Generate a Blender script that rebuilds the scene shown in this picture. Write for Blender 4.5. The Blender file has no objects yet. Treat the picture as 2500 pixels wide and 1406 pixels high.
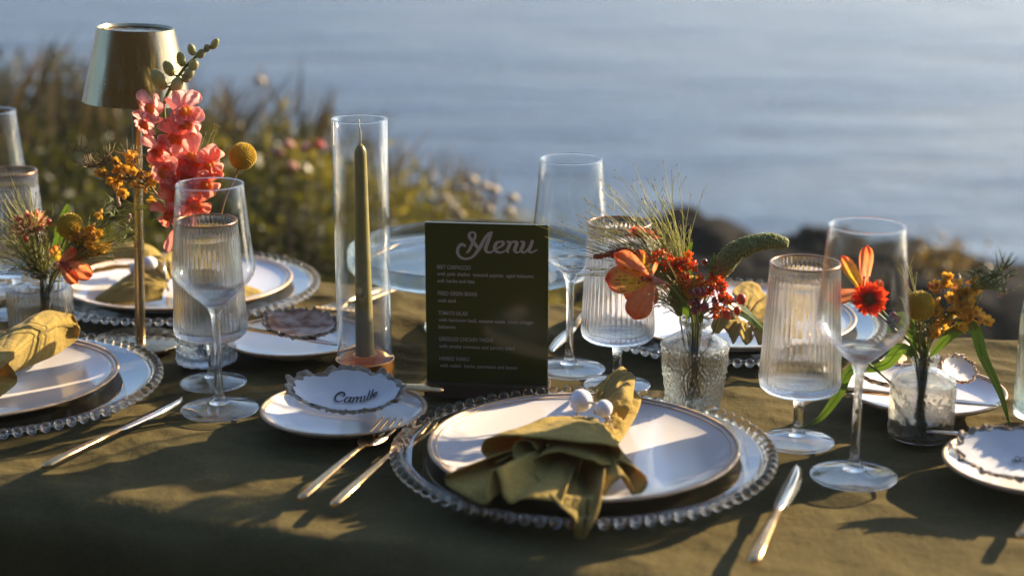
import bpy, math, random
import numpy as np
from mathutils import Vector, Matrix, Quaternion, noise

random.seed(7)
rng = np.random.default_rng(7)
PI = math.pi
sc = bpy.context.scene

# ------------------------------------------------------------------ camera, sky, sun, exposure
CAMH = 0.506                      # metres above the table top (table top is Z = 0)
PITCH = math.radians(14.8)
FPX = 4100.0                     # focal length in pixels of the 2500 px wide photograph (59 mm)
cam_d = bpy.data.cameras.new('camera')
cam = bpy.data.objects.new('camera', cam_d)
sc.collection.objects.link(cam)
cam.location = (0, 0, CAMH)
cam.rotation_euler = (PI / 2 - PITCH, 0, 0)
cam_d.lens = 59.04
cam_d.sensor_width = 36
cam_d.clip_start = 0.05
cam_d.clip_end = 6000
cam_d.dof.use_dof = True
cam_d.dof.focus_distance = 1.57
cam_d.dof.aperture_fstop = 3.8
sc.camera = cam

SUN_EL = math.radians(21.0)
SUN_AZ = math.radians(57.0)      # measured from +Y towards +X
world = bpy.data.worlds.new("World")
sc.world = world
world.use_nodes = True
wn = world.node_tree
for n_ in list(wn.nodes):
    wn.nodes.remove(n_)
sky = wn.nodes.new('ShaderNodeTexSky')
sky.sky_type = 'NISHITA'
sky.sun_disc = False
sky.sun_elevation = SUN_EL
sky.sun_rotation = SUN_AZ
sky.air_density = 1.0
sky.dust_density = 1.2
sky.ozone_density = 5.0
bg = wn.nodes.new('ShaderNodeBackground')
bg.inputs['Strength'].default_value = 0.068
wo = wn.nodes.new('ShaderNodeOutputWorld')
wn.links.new(sky.outputs[0], bg.inputs[0])
wn.links.new(bg.outputs[0], wo.inputs[0])

sun_d = bpy.data.lights.new('sun', 'SUN')
sun_d.energy = 4.9
sun_d.angle = math.radians(0.8)
sun_d.color = (1.0, 0.78, 0.50)
sun = bpy.data.objects.new('sun', sun_d)
sc.collection.objects.link(sun)
sdir = Vector((math.sin(SUN_AZ) * math.cos(SUN_EL), math.cos(SUN_AZ) * math.cos(SUN_EL), math.sin(SUN_EL)))
sun.rotation_euler = sdir.to_track_quat('Z', 'Y').to_euler()
sun.location = (3, 3, 3)

sc.view_settings.view_transform = 'Standard'
sc.view_settings.look = 'None'
sc.view_settings.exposure = 1.75
sc.view_settings.gamma = 1.0
sc.render.engine = 'CYCLES'
cy = sc.cycles
cy.use_denoising = True
cy.max_bounces = 14
cy.transmission_bounces = 14
cy.transparent_max_bounces = 32
cy.glossy_bounces = 6
cy.diffuse_bounces = 3
cy.caustics_reflective = False
cy.caustics_refractive = False
cy.sample_clamp_indirect = 4.0
cy.volume_bounces = 0

# ------------------------------------------------------------------ geometry of the view
SP, CP = math.sin(PITCH), math.cos(PITCH)
def ray(x, y):
    u = (x - 1250) / FPX; v = (y - 703) / FPX
    return Vector((u, CP - v * SP, -SP - v * CP))
CAM = Vector((0, 0, CAMH))
def P(x, y, Z=0.0):
    d = ray(x, y); return CAM + d * ((Z - CAMH) / d.z)
def PY(x, y, Y):
    d = ray(x, y); return CAM + d * (Y / d.y)
def mpp(Y):                       # metres per photo pixel at depth Y
    return Y / FPX / 0.96

TS = Vector((0.9483, -0.3173, 0)); TN = Vector((0.3173, 0.9483, 0))   # along / across the table

# ------------------------------------------------------------------ materials
def new_mat(name):
    m = bpy.data.materials.new(name); m.use_nodes = True
    nt = m.node_tree
    for n in list(nt.nodes): nt.nodes.remove(n)
    out = nt.nodes.new('ShaderNodeOutputMaterial')
    return m, nt, out
def N(nt, t, **kw):
    n = nt.nodes.new(t)
    for k, v in kw.items(): setattr(n, k, v)
    return n
def principled(nt, col, rough=0.5, metal=0.0, spec=0.5, trans=0.0, ior=1.45, coat=0.0, sheen=0.0):
    b = N(nt, 'ShaderNodeBsdfPrincipled')
    b.inputs['Base Color'].default_value = (*col, 1)
    b.inputs['Roughness'].default_value = rough
    b.inputs['Metallic'].default_value = metal
    b.inputs['Specular IOR Level'].default_value = spec
    b.inputs['Transmission Weight'].default_value = trans
    b.inputs['IOR'].default_value = ior
    b.inputs['Coat Weight'].default_value = coat
    b.inputs['Sheen Weight'].default_value = sheen
    return b
def noise_ramp(nt, scale, cols, detail=4, coord='Object', stretch=None, rough=0.55):
    tc = N(nt, 'ShaderNodeTexCoord'); src = tc.outputs[coord]
    if stretch:
        mp = N(nt, 'ShaderNodeMapping'); mp.inputs['Scale'].default_value = stretch
        nt.links.new(src, mp.inputs[0]); src = mp.outputs[0]
    nz = N(nt, 'ShaderNodeTexNoise'); nz.inputs['Scale'].default_value = scale
    nz.inputs['Detail'].default_value = detail; nz.inputs['Roughness'].default_value = rough
    nt.links.new(src, nz.inputs['Vector'])
    r = N(nt, 'ShaderNodeValToRGB')
    while len(r.color_ramp.elements) < len(cols): r.color_ramp.elements.new(0.5)
    for e, (p, c) in zip(r.color_ramp.elements, cols):
        e.position = p; e.color = (*c, 1)
    nt.links.new(nz.outputs['Fac'], r.inputs[0])
    return nz, r
def bump(nt, fac, strength, dist, bsdf, prev=None):
    b = N(nt, 'ShaderNodeBump'); b.inputs['Strength'].default_value = strength
    b.inputs['Distance'].default_value = dist
    nt.links.new(fac, b.inputs['Height'])
    if prev: nt.links.new(prev.outputs[0], b.inputs['Normal'])
    if bsdf: nt.links.new(b.outputs[0], bsdf.inputs['Normal'])
    return b

def mat_simple(name, col, rough=0.5, metal=0.0, var=0.15, scale=40, bmp=0.0, **kw):
    m, nt, out = new_mat(name)
    b = principled(nt, col, rough, metal, **kw)
    lo = tuple(c * (1 - var) for c in col); hi = tuple(min(1, c * (1 + var)) for c in col)
    nz, r = noise_ramp(nt, scale, [(0.35, lo), (0.65, hi)])
    nt.links.new(r.outputs[0], b.inputs['Base Color'])
    if bmp: bump(nt, nz.outputs['Fac'], 0.6, bmp, b)
    nt.links.new(b.outputs[0], out.inputs[0])
    return m

def mat_fabric(name, c1, c2, trans, weave=900, scale=60, bmp=0.0006, sheen=0.12, spec=0.1):
    m, nt, out = new_mat(name)
    b = principled(nt, c1, 0.9, spec=spec, sheen=sheen)
    nz, r = noise_ramp(nt, scale, [(0.3, c1), (0.7, c2)], detail=6)
    tc = N(nt, 'ShaderNodeTexCoord')
    w1 = N(nt, 'ShaderNodeTexNoise'); w1.inputs['Scale'].default_value = weave
    w1.inputs['Detail'].default_value = 2
    mp = N(nt, 'ShaderNodeMapping'); mp.inputs['Scale'].default_value = (1, 0.18, 1)
    nt.links.new(tc.outputs['Object'], mp.inputs[0]); nt.links.new(mp.outputs[0], w1.inputs['Vector'])
    w2 = N(nt, 'ShaderNodeTexNoise'); w2.inputs['Scale'].default_value = weave
    w2.inputs['Detail'].default_value = 2
    mp2 = N(nt, 'ShaderNodeMapping'); mp2.inputs['Scale'].default_value = (0.18, 1, 1)
    nt.links.new(tc.outputs['Object'], mp2.inputs[0]); nt.links.new(mp2.outputs[0], w2.inputs['Vector'])
    ad = N(nt, 'ShaderNodeMath', operation='ADD')
    nt.links.new(w1.outputs['Fac'], ad.inputs[0]); nt.links.new(w2.outputs['Fac'], ad.inputs[1])
    mx = N(nt, 'ShaderNodeMixRGB', blend_type='MULTIPLY'); mx.inputs[0].default_value = 0.55
    rr = N(nt, 'ShaderNodeValToRGB')
    rr.color_ramp.elements[0].position = 0.30; rr.color_ramp.elements[0].color = (0.55, 0.55, 0.55, 1)
    rr.color_ramp.elements[1].position = 0.62; rr.color_ramp.elements[1].color = (1, 1, 1, 1)
    hf = N(nt, 'ShaderNodeMath', operation='MULTIPLY'); hf.inputs[1].default_value = 0.5
    nt.links.new(ad.outputs[0], hf.inputs[0]); nt.links.new(hf.outputs[0], rr.inputs[0])
    nt.links.new(r.outputs[0], mx.inputs[1]); nt.links.new(rr.outputs[0], mx.inputs[2])
    nt.links.new(mx.outputs[0], b.inputs['Base Color'])
    bm = bump(nt, hf.outputs[0], 0.5, bmp, b)
    bump(nt, nz.outputs['Fac'], 0.8, 0.007, b, bm)
    if trans > 0:
        t = N(nt, 'ShaderNodeBsdfTranslucent')
        mt = N(nt, 'ShaderNodeMixRGB', blend_type='MULTIPLY'); mt.inputs[0].default_value = 1
        mt.inputs[2].default_value = (1.0, 0.72, 0.35, 1)
        nt.links.new(mx.outputs[0], mt.inputs[1]); nt.links.new(mt.outputs[0], t.inputs[0])
        ms = N(nt, 'ShaderNodeMixShader'); ms.inputs[0].default_value = trans
        nt.links.new(b.outputs[0], ms.inputs[1]); nt.links.new(t.outputs[0], ms.inputs[2])
        nt.links.new(ms.outputs[0], out.inputs[0])
    else:
        nt.links.new(b.outputs[0], out.inputs[0])
    return m

def mat_glass(name, tint=(1, 1, 1), mix=0.3, rough=0.0, ior=1.5, bmp=0.0, bscale=300):
    m, nt, out = new_mat(name)
    g = N(nt, 'ShaderNodeBsdfGlass'); g.inputs['Color'].default_value = (*tint, 1)
    g.inputs['Roughness'].default_value = rough; g.inputs['IOR'].default_value = ior
    t = N(nt, 'ShaderNodeBsdfTransparent'); t.inputs[0].default_value = (*tint, 1)
    ms = N(nt, 'ShaderNodeMixShader'); ms.inputs[0].default_value = mix
    nt.links.new(g.outputs[0], ms.inputs[1]); nt.links.new(t.outputs[0], ms.inputs[2])
    if bmp:
        tc = N(nt, 'ShaderNodeTexCoord')
        nz = N(nt, 'ShaderNodeTexNoise'); nz.inputs['Scale'].default_value = bscale
        nt.links.new(tc.outputs['Object'], nz.inputs['Vector'])
        bb = N(nt, 'ShaderNodeBump'); bb.inputs['Distance'].default_value = bmp
        bb.inputs['Strength'].default_value = 0.7
        nt.links.new(nz.outputs['Fac'], bb.inputs['Height']); nt.links.new(bb.outputs[0], g.inputs['Normal'])
    nt.links.new(ms.outputs[0], out.inputs[0])
    return m

def mat_thin(name, tint=(0.97, 0.98, 0.98), power=3.6, base=0.025, rough=0.035, scale=1.0):
    m, nt, out = new_mat(name)
    lw = N(nt, 'ShaderNodeLayerWeight')
    pw = N(nt, 'ShaderNodeMath', operation='POWER'); pw.inputs[1].default_value = power
    mu = N(nt, 'ShaderNodeMath', operation='MULTIPLY_ADD')
    mu.inputs[1].default_value = 0.9 * scale; mu.inputs[2].default_value = base
    nt.links.new(lw.outputs['Facing'], pw.inputs[0]); nt.links.new(pw.outputs[0], mu.inputs[0])
    t = N(nt, 'ShaderNodeBsdfTransparent'); t.inputs[0].default_value = (*tint, 1)
    g = N(nt, 'ShaderNodeBsdfGlossy'); g.inputs['Roughness'].default_value = rough
    g.inputs['Color'].default_value = (1, 1, 1, 1)
    ms = N(nt, 'ShaderNodeMixShader')
    nt.links.new(mu.outputs[0], ms.inputs[0]); nt.links.new(t.outputs[0], ms.inputs[1])
    nt.links.new(g.outputs[0], ms.inputs[2]); nt.links.new(ms.outputs[0], out.inputs[0])
    return m

def mat_leaf(name, c1, c2, trans=0.45, rough=0.38, tint=(1.1, 1.15, 0.5), island=True, scale=30):
    m, nt, out = new_mat(name)
    b = principled(nt, c1, rough, spec=0.35)
    if island:
        g = N(nt, 'ShaderNodeNewGeometry'); fac = g.outputs['Random Per Island']
    else:
        tc = N(nt, 'ShaderNodeTexCoord'); nz = N(nt, 'ShaderNodeTexNoise'); nz.inputs['Scale'].default_value = scale
        nt.links.new(tc.outputs['Object'], nz.inputs['Vector']); fac = nz.outputs['Fac']
    mx = N(nt, 'ShaderNodeMixRGB'); mx.inputs[1].default_value = (*c1, 1); mx.inputs[2].default_value = (*c2, 1)
    nt.links.new(fac, mx.inputs[0]); nt.links.new(mx.outputs[0], b.inputs['Base Color'])
    t = N(nt, 'ShaderNodeBsdfTranslucent')
    mt = N(nt, 'ShaderNodeMixRGB', blend_type='MULTIPLY'); mt.inputs[0].default_value = 1
    mt.inputs[2].default_value = (*tint, 1)
    nt.links.new(mx.outputs[0], mt.inputs[1]); nt.links.new(mt.outputs[0], t.inputs[0])
    ms = N(nt, 'ShaderNodeMixShader'); ms.inputs[0].default_value = trans
    nt.links.new(b.outputs[0], ms.inputs[1]); nt.links.new(t.outputs[0], ms.inputs[2])
    nt.links.new(ms.outputs[0], out.inputs[0])
    return m

def mat_vcol(name, trans=0.45, rough=0.55):
    m, nt, out = new_mat(name)
    a = N(nt, 'ShaderNodeVertexColor'); a.layer_name = 'Col'
    b = principled(nt, (1, 1, 1), rough, spec=0.3, sheen=0.2)
    tc = N(nt, 'ShaderNodeTexCoord'); nz = N(nt, 'ShaderNodeTexNoise'); nz.inputs['Scale'].default_value = 260
    nz.inputs['Detail'].default_value = 4
    nt.links.new(tc.outputs['Object'], nz.inputs['Vector'])
    rr = N(nt, 'ShaderNodeValToRGB')
    rr.color_ramp.elements[0].position = 0.3; rr.color_ramp.elements[0].color = (0.88, 0.82, 0.80, 1)
    rr.color_ramp.elements[1].position = 0.65; rr.color_ramp.elements[1].color = (1, 1, 1, 1)
    nt.links.new(nz.outputs['Fac'], rr.inputs[0])
    mx = N(nt, 'ShaderNodeMixRGB', blend_type='MULTIPLY'); mx.inputs[0].default_value = 1
    nt.links.new(a.outputs[0], mx.inputs[1]); nt.links.new(rr.outputs[0], mx.inputs[2])
    nt.links.new(mx.outputs[0], b.inputs['Base Color'])
    bump(nt, nz.outputs['Fac'], 0.4, 0.0008, b)
    t = N(nt, 'ShaderNodeBsdfTranslucent'); nt.links.new(mx.outputs[0], t.inputs[0])
    ms = N(nt, 'ShaderNodeMixShader'); ms.inputs[0].default_value = trans
    nt.links.new(b.outputs[0], ms.inputs[1]); nt.links.new(t.outputs[0], ms.inputs[2])
    nt.links.new(ms.outputs[0], out.inputs[0])
    return m

M = {}
M['cloth'] = mat_fabric('olive linen', (0.104, 0.082, 0.035), (0.138, 0.110, 0.048), 0.0, weave=520, scale=18, sheen=0.0, spec=0.05)
M['napkin'] = mat_fabric('mustard olive linen', (0.46, 0.335, 0.085), (0.55, 0.41, 0.115), 0.36, weave=700, scale=40)
M['wine'] = mat_thin('clear thin glass')
M['solid'] = mat_glass('clear solid glass', (0.992, 0.995, 0.995), 0.28, 0.012)
M['foot'] = mat_thin('glass foot', (0.97, 0.98, 0.98), 4.2, 0.05, 0.03)
M['ribbed'] = mat_glass('ribbed glass', (0.998, 0.996, 0.988), 0.2, 0.0, ior=1.40)
M['bead'] = mat_glass('bead glass', (0.99, 0.97, 0.935), 0.15, 0.03)
M['charger'] = mat_thin('charger glass', (0.97, 0.975, 0.96), 3.4, 0.06, 0.03)
M['aqua'] = mat_glass('pale aqua glass', (0.93, 0.975, 0.965), 0.25)
M['stand_glass'] = mat_glass('thick stand glass', (0.93, 0.97, 0.975), 0.35)
M['embossed'] = mat_glass('embossed vase glass', (0.975, 0.985, 0.955), 0.38, 0.02, bmp=0.0012, bscale=420)
M['cylinder'] = mat_thin('candle cylinder glass', (0.975, 0.98, 0.97), 3.0, 0.045, 0.02)
M['rimgold'] = mat_simple('copper glass rim', (0.50, 0.26, 0.13), 0.25, 0.9, 0.1)
M['plate'] = mat_simple('cream white glaze', (0.74, 0.70, 0.68), 0.16, 0, 0.03, 9, coat=0.6, spec=0.5)
M['plate_edge'] = mat_simple('unglazed brown plate edge', (0.56, 0.39, 0.24), 0.35, 0.25, 0.2, 60)
M['plate_foot'] = mat_simple('stoneware underside', (0.58, 0.52, 0.48), 0.35, 0, 0.1, 30)
M['copper'] = mat_simple('brushed copper', (0.86, 0.43, 0.14), 0.26, 1.0, 0.12, 90)
M['cutlery'] = mat_simple('champagne gold metal', (0.82, 0.52, 0.24), 0.22, 1.0, 0.08, 120)
M['blade'] = mat_simple('polished blade', (0.80, 0.73, 0.62), 0.14, 1.0, 0.04, 60)
M['silver'] = mat_simple('silver wire', (0.72, 0.66, 0.58), 0.2, 1.0, 0.05)
M['pearl'] = mat_simple('pearl', (0.80, 0.76, 0.78), 0.22, 0, 0.03, 200, coat=0.8, sheen=0.4)
M['wax'] = mat_simple('olive wax', (0.30, 0.25, 0.085), 0.36, 0, 0.10, 60)
M['wick'] = mat_simple('cotton wick', (0.75, 0.70, 0.58), 0.9, 0, 0.05)
M['menu'] = mat_simple('olive acrylic', (0.072, 0.069, 0.012), 0.10, 0, 0.06, 12, spec=0.35)
M['menu_base'] = mat_simple('walnut brown block', (0.10, 0.058, 0.034), 0.42, 0, 0.2, 30)
M['print'] = mat_simple('taupe print', (0.48, 0.39, 0.32), 0.6, 0, 0.03)
M['ink'] = mat_simple('black ink', (0.012, 0.012, 0.016), 0.5, 0, 0.05)
M['stem'] = mat_leaf('green stem', (0.16, 0.21, 0.05), (0.25, 0.28, 0.08), 0.2, island=False)
M['brownstem'] = mat_simple('dry stem', (0.22, 0.15, 0.06), 0.6, 0, 0.2)
M['leaf'] = mat_leaf('leaf blade', (0.07, 0.13, 0.025), (0.12, 0.19, 0.04), 0.45, island=False)
M['grass'] = mat_leaf('fine grass', (0.50, 0.47, 0.22), (0.36, 0.38, 0.15), 0.5)
M['seed'] = mat_simple('grass seed', (0.20, 0.15, 0.06), 0.7, 0, 0.2)
M['amber_bloom'] = mat_leaf('yellow waxflower', (0.72, 0.42, 0.06), (0.80, 0.52, 0.11), 0.45, tint=(1, .85, .5))
M['craspedia'] = mat_leaf('billy ball yellow', (0.60, 0.42, 0.025), (0.72, 0.52, 0.05), 0.2, tint=(1, .8, .4))
M['milkweed'] = mat_leaf('scarlet milkweed', (0.72, 0.09, 0.015), (0.85, 0.16, 0.02), 0.4, tint=(1, .7, .5))
M['center'] = mat_simple('yellow flower center', (0.65, 0.36, 0.05), 0.6, 0, 0.2)
M['berry'] = mat_simple('dusky red berry', (0.24, 0.035, 0.03), 0.3, 0, 0.3, 90, coat=0.3)
M['budred'] = mat_simple('orange red bud', (0.60, 0.08, 0.03), 0.45, 0, 0.2, 90)
M['amaranth'] = mat_leaf('green amaranth', (0.32, 0.36, 0.12), (0.50, 0.52, 0.21), 0.3, tint=(1, 1.05, .5))
M['redamaranth'] = mat_leaf('rust amaranth', (0.42, 0.06, 0.02), (0.55, 0.14, 0.04), 0.3, tint=(1, .7, .5))
M['petal'] = mat_vcol('painted petal', 0.68)
M['lampgold'] = None

def mat_lamp():
    m, nt, out = new_mat('brushed brass')
    b = principled(nt, (0.46, 0.36, 0.22), 0.16, 1.0)
    tc = N(nt, 'ShaderNodeTexCoord')
    mp = N(nt, 'ShaderNodeMapping'); mp.inputs['Scale'].default_value = (1, 1, 0.0)
    nz = N(nt, 'ShaderNodeTexNoise'); nz.inputs['Scale'].default_value = 120; nz.inputs['Detail'].default_value = 4
    nt.links.new(tc.outputs['Object'], mp.inputs[0]); nt.links.new(mp.outputs[0], nz.inputs['Vector'])
    mr = N(nt, 'ShaderNodeMapRange'); mr.inputs[1].default_value = .3; mr.inputs[2].default_value = .7; mr.inputs[3].default_value = 0.07; mr.inputs[4].default_value = 0.34
    nt.links.new(nz.outputs['Fac'], mr.inputs[0]); nt.links.new(mr.outputs[0], b.inputs['Roughness'])
    bump(nt, nz.outputs['Fac'], 0.5, 0.00035, b)
    nt.links.new(b.outputs[0], out.inputs[0])
    return m
M['lampgold'] = mat_lamp()

def mat_shell(name, pal, scale, rough):
    m, nt, out = new_mat(name)
    b = principled(nt, pal[0], rough, spec=0.4, coat=0.2)
    nz, r = noise_ramp(nt, scale, [(0.28 + 0.44 * i / (len(pal) - 1), c) for i, c in enumerate(pal)], detail=8, stretch=(1, 1.8, 1.0))
    nt.links.new(r.outputs[0], b.inputs['Base Color'])
    bump(nt, nz.outputs['Fac'], 0.7, 0.003 if rough > 0.5 else 0.0006, b)
    nt.links.new(b.outputs[0], out.inputs[0])
    return m
M['shell_in'] = mat_shell('shell nacre', [(0.66, 0.64, 0.66), (0.74, 0.72, 0.70), (0.80, 0.77, 0.72)], 22, 0.28)
M['shell_out'] = mat_shell('shell crust', [(0.16, 0.10, 0.055), (0.34, 0.25, 0.16), (0.50, 0.42, 0.32), (0.66, 0.60, 0.52)], 90, 0.75)
M['shell_brown'] = mat_shell('shell brown patches', [(0.10, 0.04, 0.018), (0.26, 0.12, 0.06), (0.62, 0.46, 0.34), (0.78, 0.70, 0.60)], 42, 0.55)

# ------------------------------------------------------------------ mesh builder
def rotv(axis_from, axis_to):
    return axis_from.rotation_difference(axis_to)
class MB:
    def __init__(s): s.v = []; s.f = []; s.c = []
    def add(s, verts, faces, cols=None):
        o = len(s.v)
        s.v += [tuple(p) for p in verts]
        s.f += [tuple(i + o for i in f) for f in faces]
        if cols is not None: s.c += cols
        elif s.c: s.c += [(1, 1, 1)] * len(verts)
    def box(s, lo, hi):
        x0, y0, z0 = lo; x1, y1, z1 = hi
        s.add([(x0,y0,z0),(x1,y0,z0),(x1,y1,z0),(x0,y1,z0),(x0,y0,z1),(x1,y0,z1),(x1,y1,z1),(x0,y1,z1)],
              [(0,3,2,1),(4,5,6,7),(0,1,5,4),(1,2,6,5),(2,3,7,6),(3,0,4,7)])
    def tube(s, pts, rad, n=6, cap=True, flat=None):
        pts = [Vector(p) for p in pts]
        if not hasattr(rad, '__len__'): rad = [rad] * len(pts)
        verts = []; faces = []
        up = Vector((0.13, 0.21, 0.97)); 
        for i, p in enumerate(pts):
            t = (pts[min(i + 1, len(pts) - 1)] - pts[max(i - 1, 0)])
            t = t.normalized() if t.length > 1e-9 else Vector((0, 0, 1))
            if i == 0:
                a = t.cross(up)
                if a.length < 0.1: a = t.cross(Vector((1, 0, 0)))
            else:
                a = a - t * a.dot(t)
            a.normalize(); b = t.cross(a)
            fl = flat if flat else 1.0
            for k in range(n):
                an = 2 * PI * k / n
                verts.append(p + a * math.cos(an) * rad[i] + b * math.sin(an) * rad[i] * fl)
        m = len(pts)
        for i in range(m - 1):
            for k in range(n):
                k2 = (k + 1) % n
                faces.append((i * n + k, i * n + k2, (i + 1) * n + k2, (i + 1) * n + k))
        if cap:
            faces.append(tuple(range(n))[::-1]); faces.append(tuple((m - 1) * n + k for k in range(n)))
        s.add(verts, faces)
    def ball(s, c, r, nu=8, nv=6, q=None):
        if not hasattr(r, '__len__'): r = (r, r, r)
        c = Vector(c); verts = [(0, 0, -r[2])]; faces = []
        for j in range(1, nv):
            ph = -PI / 2 + PI * j / nv
            for i in range(nu):
                th = 2 * PI * i / nu
                verts.append((r[0] * math.cos(ph) * math.cos(th), r[1] * math.cos(ph) * math.sin(th), r[2] * math.sin(ph)))
        verts.append((0, 0, r[2]))
        for i in range(nu):
            i2 = (i + 1) % nu
            faces.append((0, 1 + i2, 1 + i))
            for j in range(nv - 2):
                a = 1 + j * nu
                faces.append((a + i, a + i2, a + nu + i2, a + nu + i))
            a = 1 + (nv - 2) * nu
            faces.append((a + i, a + i2, len(verts) - 1))
        out = []
        for p in verts:
            p = Vector(p)
            if q: p = q @ p
            out.append(p + c)
        s.add(out, faces)
    def lathe(s, prof, n=48, c=(0, 0, 0), rib=None, close=True):
        # prof: list of (r, z); first/last with r = 0 make poles
        c = Vector(c); verts = []; faces = []; rows = []
        for k, (r, z) in enumerate(prof):
            if r <= 1e-7:
                rows.append([len(verts)]); verts.append(c + Vector((0, 0, z)))
            else:
                row = []
                for i in range(n):
                    th = 2 * PI * i / n
                    rr = r + (rib(k, r, z, th) if rib else 0)
                    row.append(len(verts)); verts.append(c + Vector((rr * math.cos(th), rr * math.sin(th), z)))
                rows.append(row)
        m = len(rows)
        for a in range(m - 1 if not (close == 'ring') else m):
            A = rows[a]; B = rows[(a + 1) % m]
            if len(A) == 1 and len(B) == 1: continue
            for i in range(n):
                i2 = (i + 1) % n
                if len(A) == 1: faces.append((A[0], B[i2], B[i]))
                elif len(B) == 1: faces.append((A[i], A[i2], B[0]))
                else: faces.append((A[i], A[i2], B[i2], B[i]))
        s.add(verts, faces)
    def grid(s, fn, nu, nv, col=None):
        verts = []; faces = []; cols = [] if col else None
        for j in range(nv + 1):
            for i in range(nu + 1):
                u = i / nu; v = j / nv
                verts.append(fn(u, v))
                if col: cols.append(col(u, v))
        for j in range(nv):
            for i in range(nu):
                a = j * (nu + 1) + i
                faces.append((a, a + 1, a + nu + 2, a + nu + 1))
        s.add(verts, faces, cols)
    def mesh(s, name, mat, off=Vector((0, 0, 0)), smooth=True):
        me = bpy.data.meshes.new(name)
        vs = [(x - off.x, y - off.y, z - off.z) for (x, y, z) in s.v]
        me.from_pydata(vs, [], s.f)
        if s.c:
            ca = me.color_attributes.new('Col', 'FLOAT_COLOR', 'POINT')
            flat = []
            for c in s.c: flat += [c[0], c[1], c[2], 1.0]
            ca.data.foreach_set('color', flat)
        me.materials.append(mat)
        if smooth: me.polygons.foreach_set('use_smooth', [True] * len(me.polygons))
        me.update()
        return me
    def build(s, name, mat, parent=None, local=False, smooth=True, solid=0, sharp=False, label=None):
        off = Vector((0, 0, 0))
        if parent is not None and not local: off = wloc(parent)
        me = s.mesh(name, mat, off, smooth)
        o = bpy.data.objects.new(name, me); sc.collection.objects.link(o)
        if parent is not None: o.parent = parent
        if solid:
            md = o.modifiers.new('solidify', 'SOLIDIFY'); md.thickness = solid; md.offset = 0
        if sharp:
            try: me.set_sharp_from_angle(angle=math.radians(35))
            except Exception: pass
        if label: o['label'] = label
        return o
def wloc(o):
    p = Vector((0, 0, 0))
    while o is not None:
        p += o.location; o = o.parent
    return p
def tag(o, label=None, cat=None, group=None, kind=None):
    if label: o['label'] = label
    if cat: o['category'] = cat
    if group: o['group'] = group
    if kind: o['kind'] = kind
    return o
def thing(name, loc, label, cat, group=None, rz=0, rot=None):
    o = bpy.data.objects.new(name, None); sc.collection.objects.link(o)
    o.empty_display_size = 0.02
    o.location = loc
    if rot is not None:
        o.rotation_mode = 'QUATERNION'; o.rotation_quaternion = rot
    else: o.rotation_euler = (0, 0, rz)
    return tag(o, label, cat, group)
def inst(name, me, parent, loc, rot=None, scale=1.0):
    o = bpy.data.objects.new(name, me); sc.collection.objects.link(o)
    o.parent = parent; o.location = loc
    if rot is not None: o.rotation_mode = 'QUATERNION'; o.rotation_quaternion = rot
    o.scale = (scale,) * 3 if not hasattr(scale, '__len__') else scale
    return o
def copy_tree(o, parent=None):
    c = o.copy(); sc.collection.objects.link(c); c.parent = parent
    for ch in list(o.children): copy_tree(ch, c)
    return c
def crom(pts, n):
    pts = [Vector(p) for p in pts]; out = []
    m = len(pts)
    for k in range(n):
        t = k / (n - 1) * (m - 1); i = min(int(t), m - 2); f = t - i
        p0 = pts[max(i - 1, 0)]; p1 = pts[i]; p2 = pts[i + 1]; p3 = pts[min(i + 2, m - 1)]
        out.append(0.5 * ((2 * p1) + (p2 - p0) * f + (2 * p0 - 5 * p1 + 4 * p2 - p3) * f * f + (3 * p1 - p0 - 3 * p2 + p3) * f ** 3))
    return out

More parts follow.
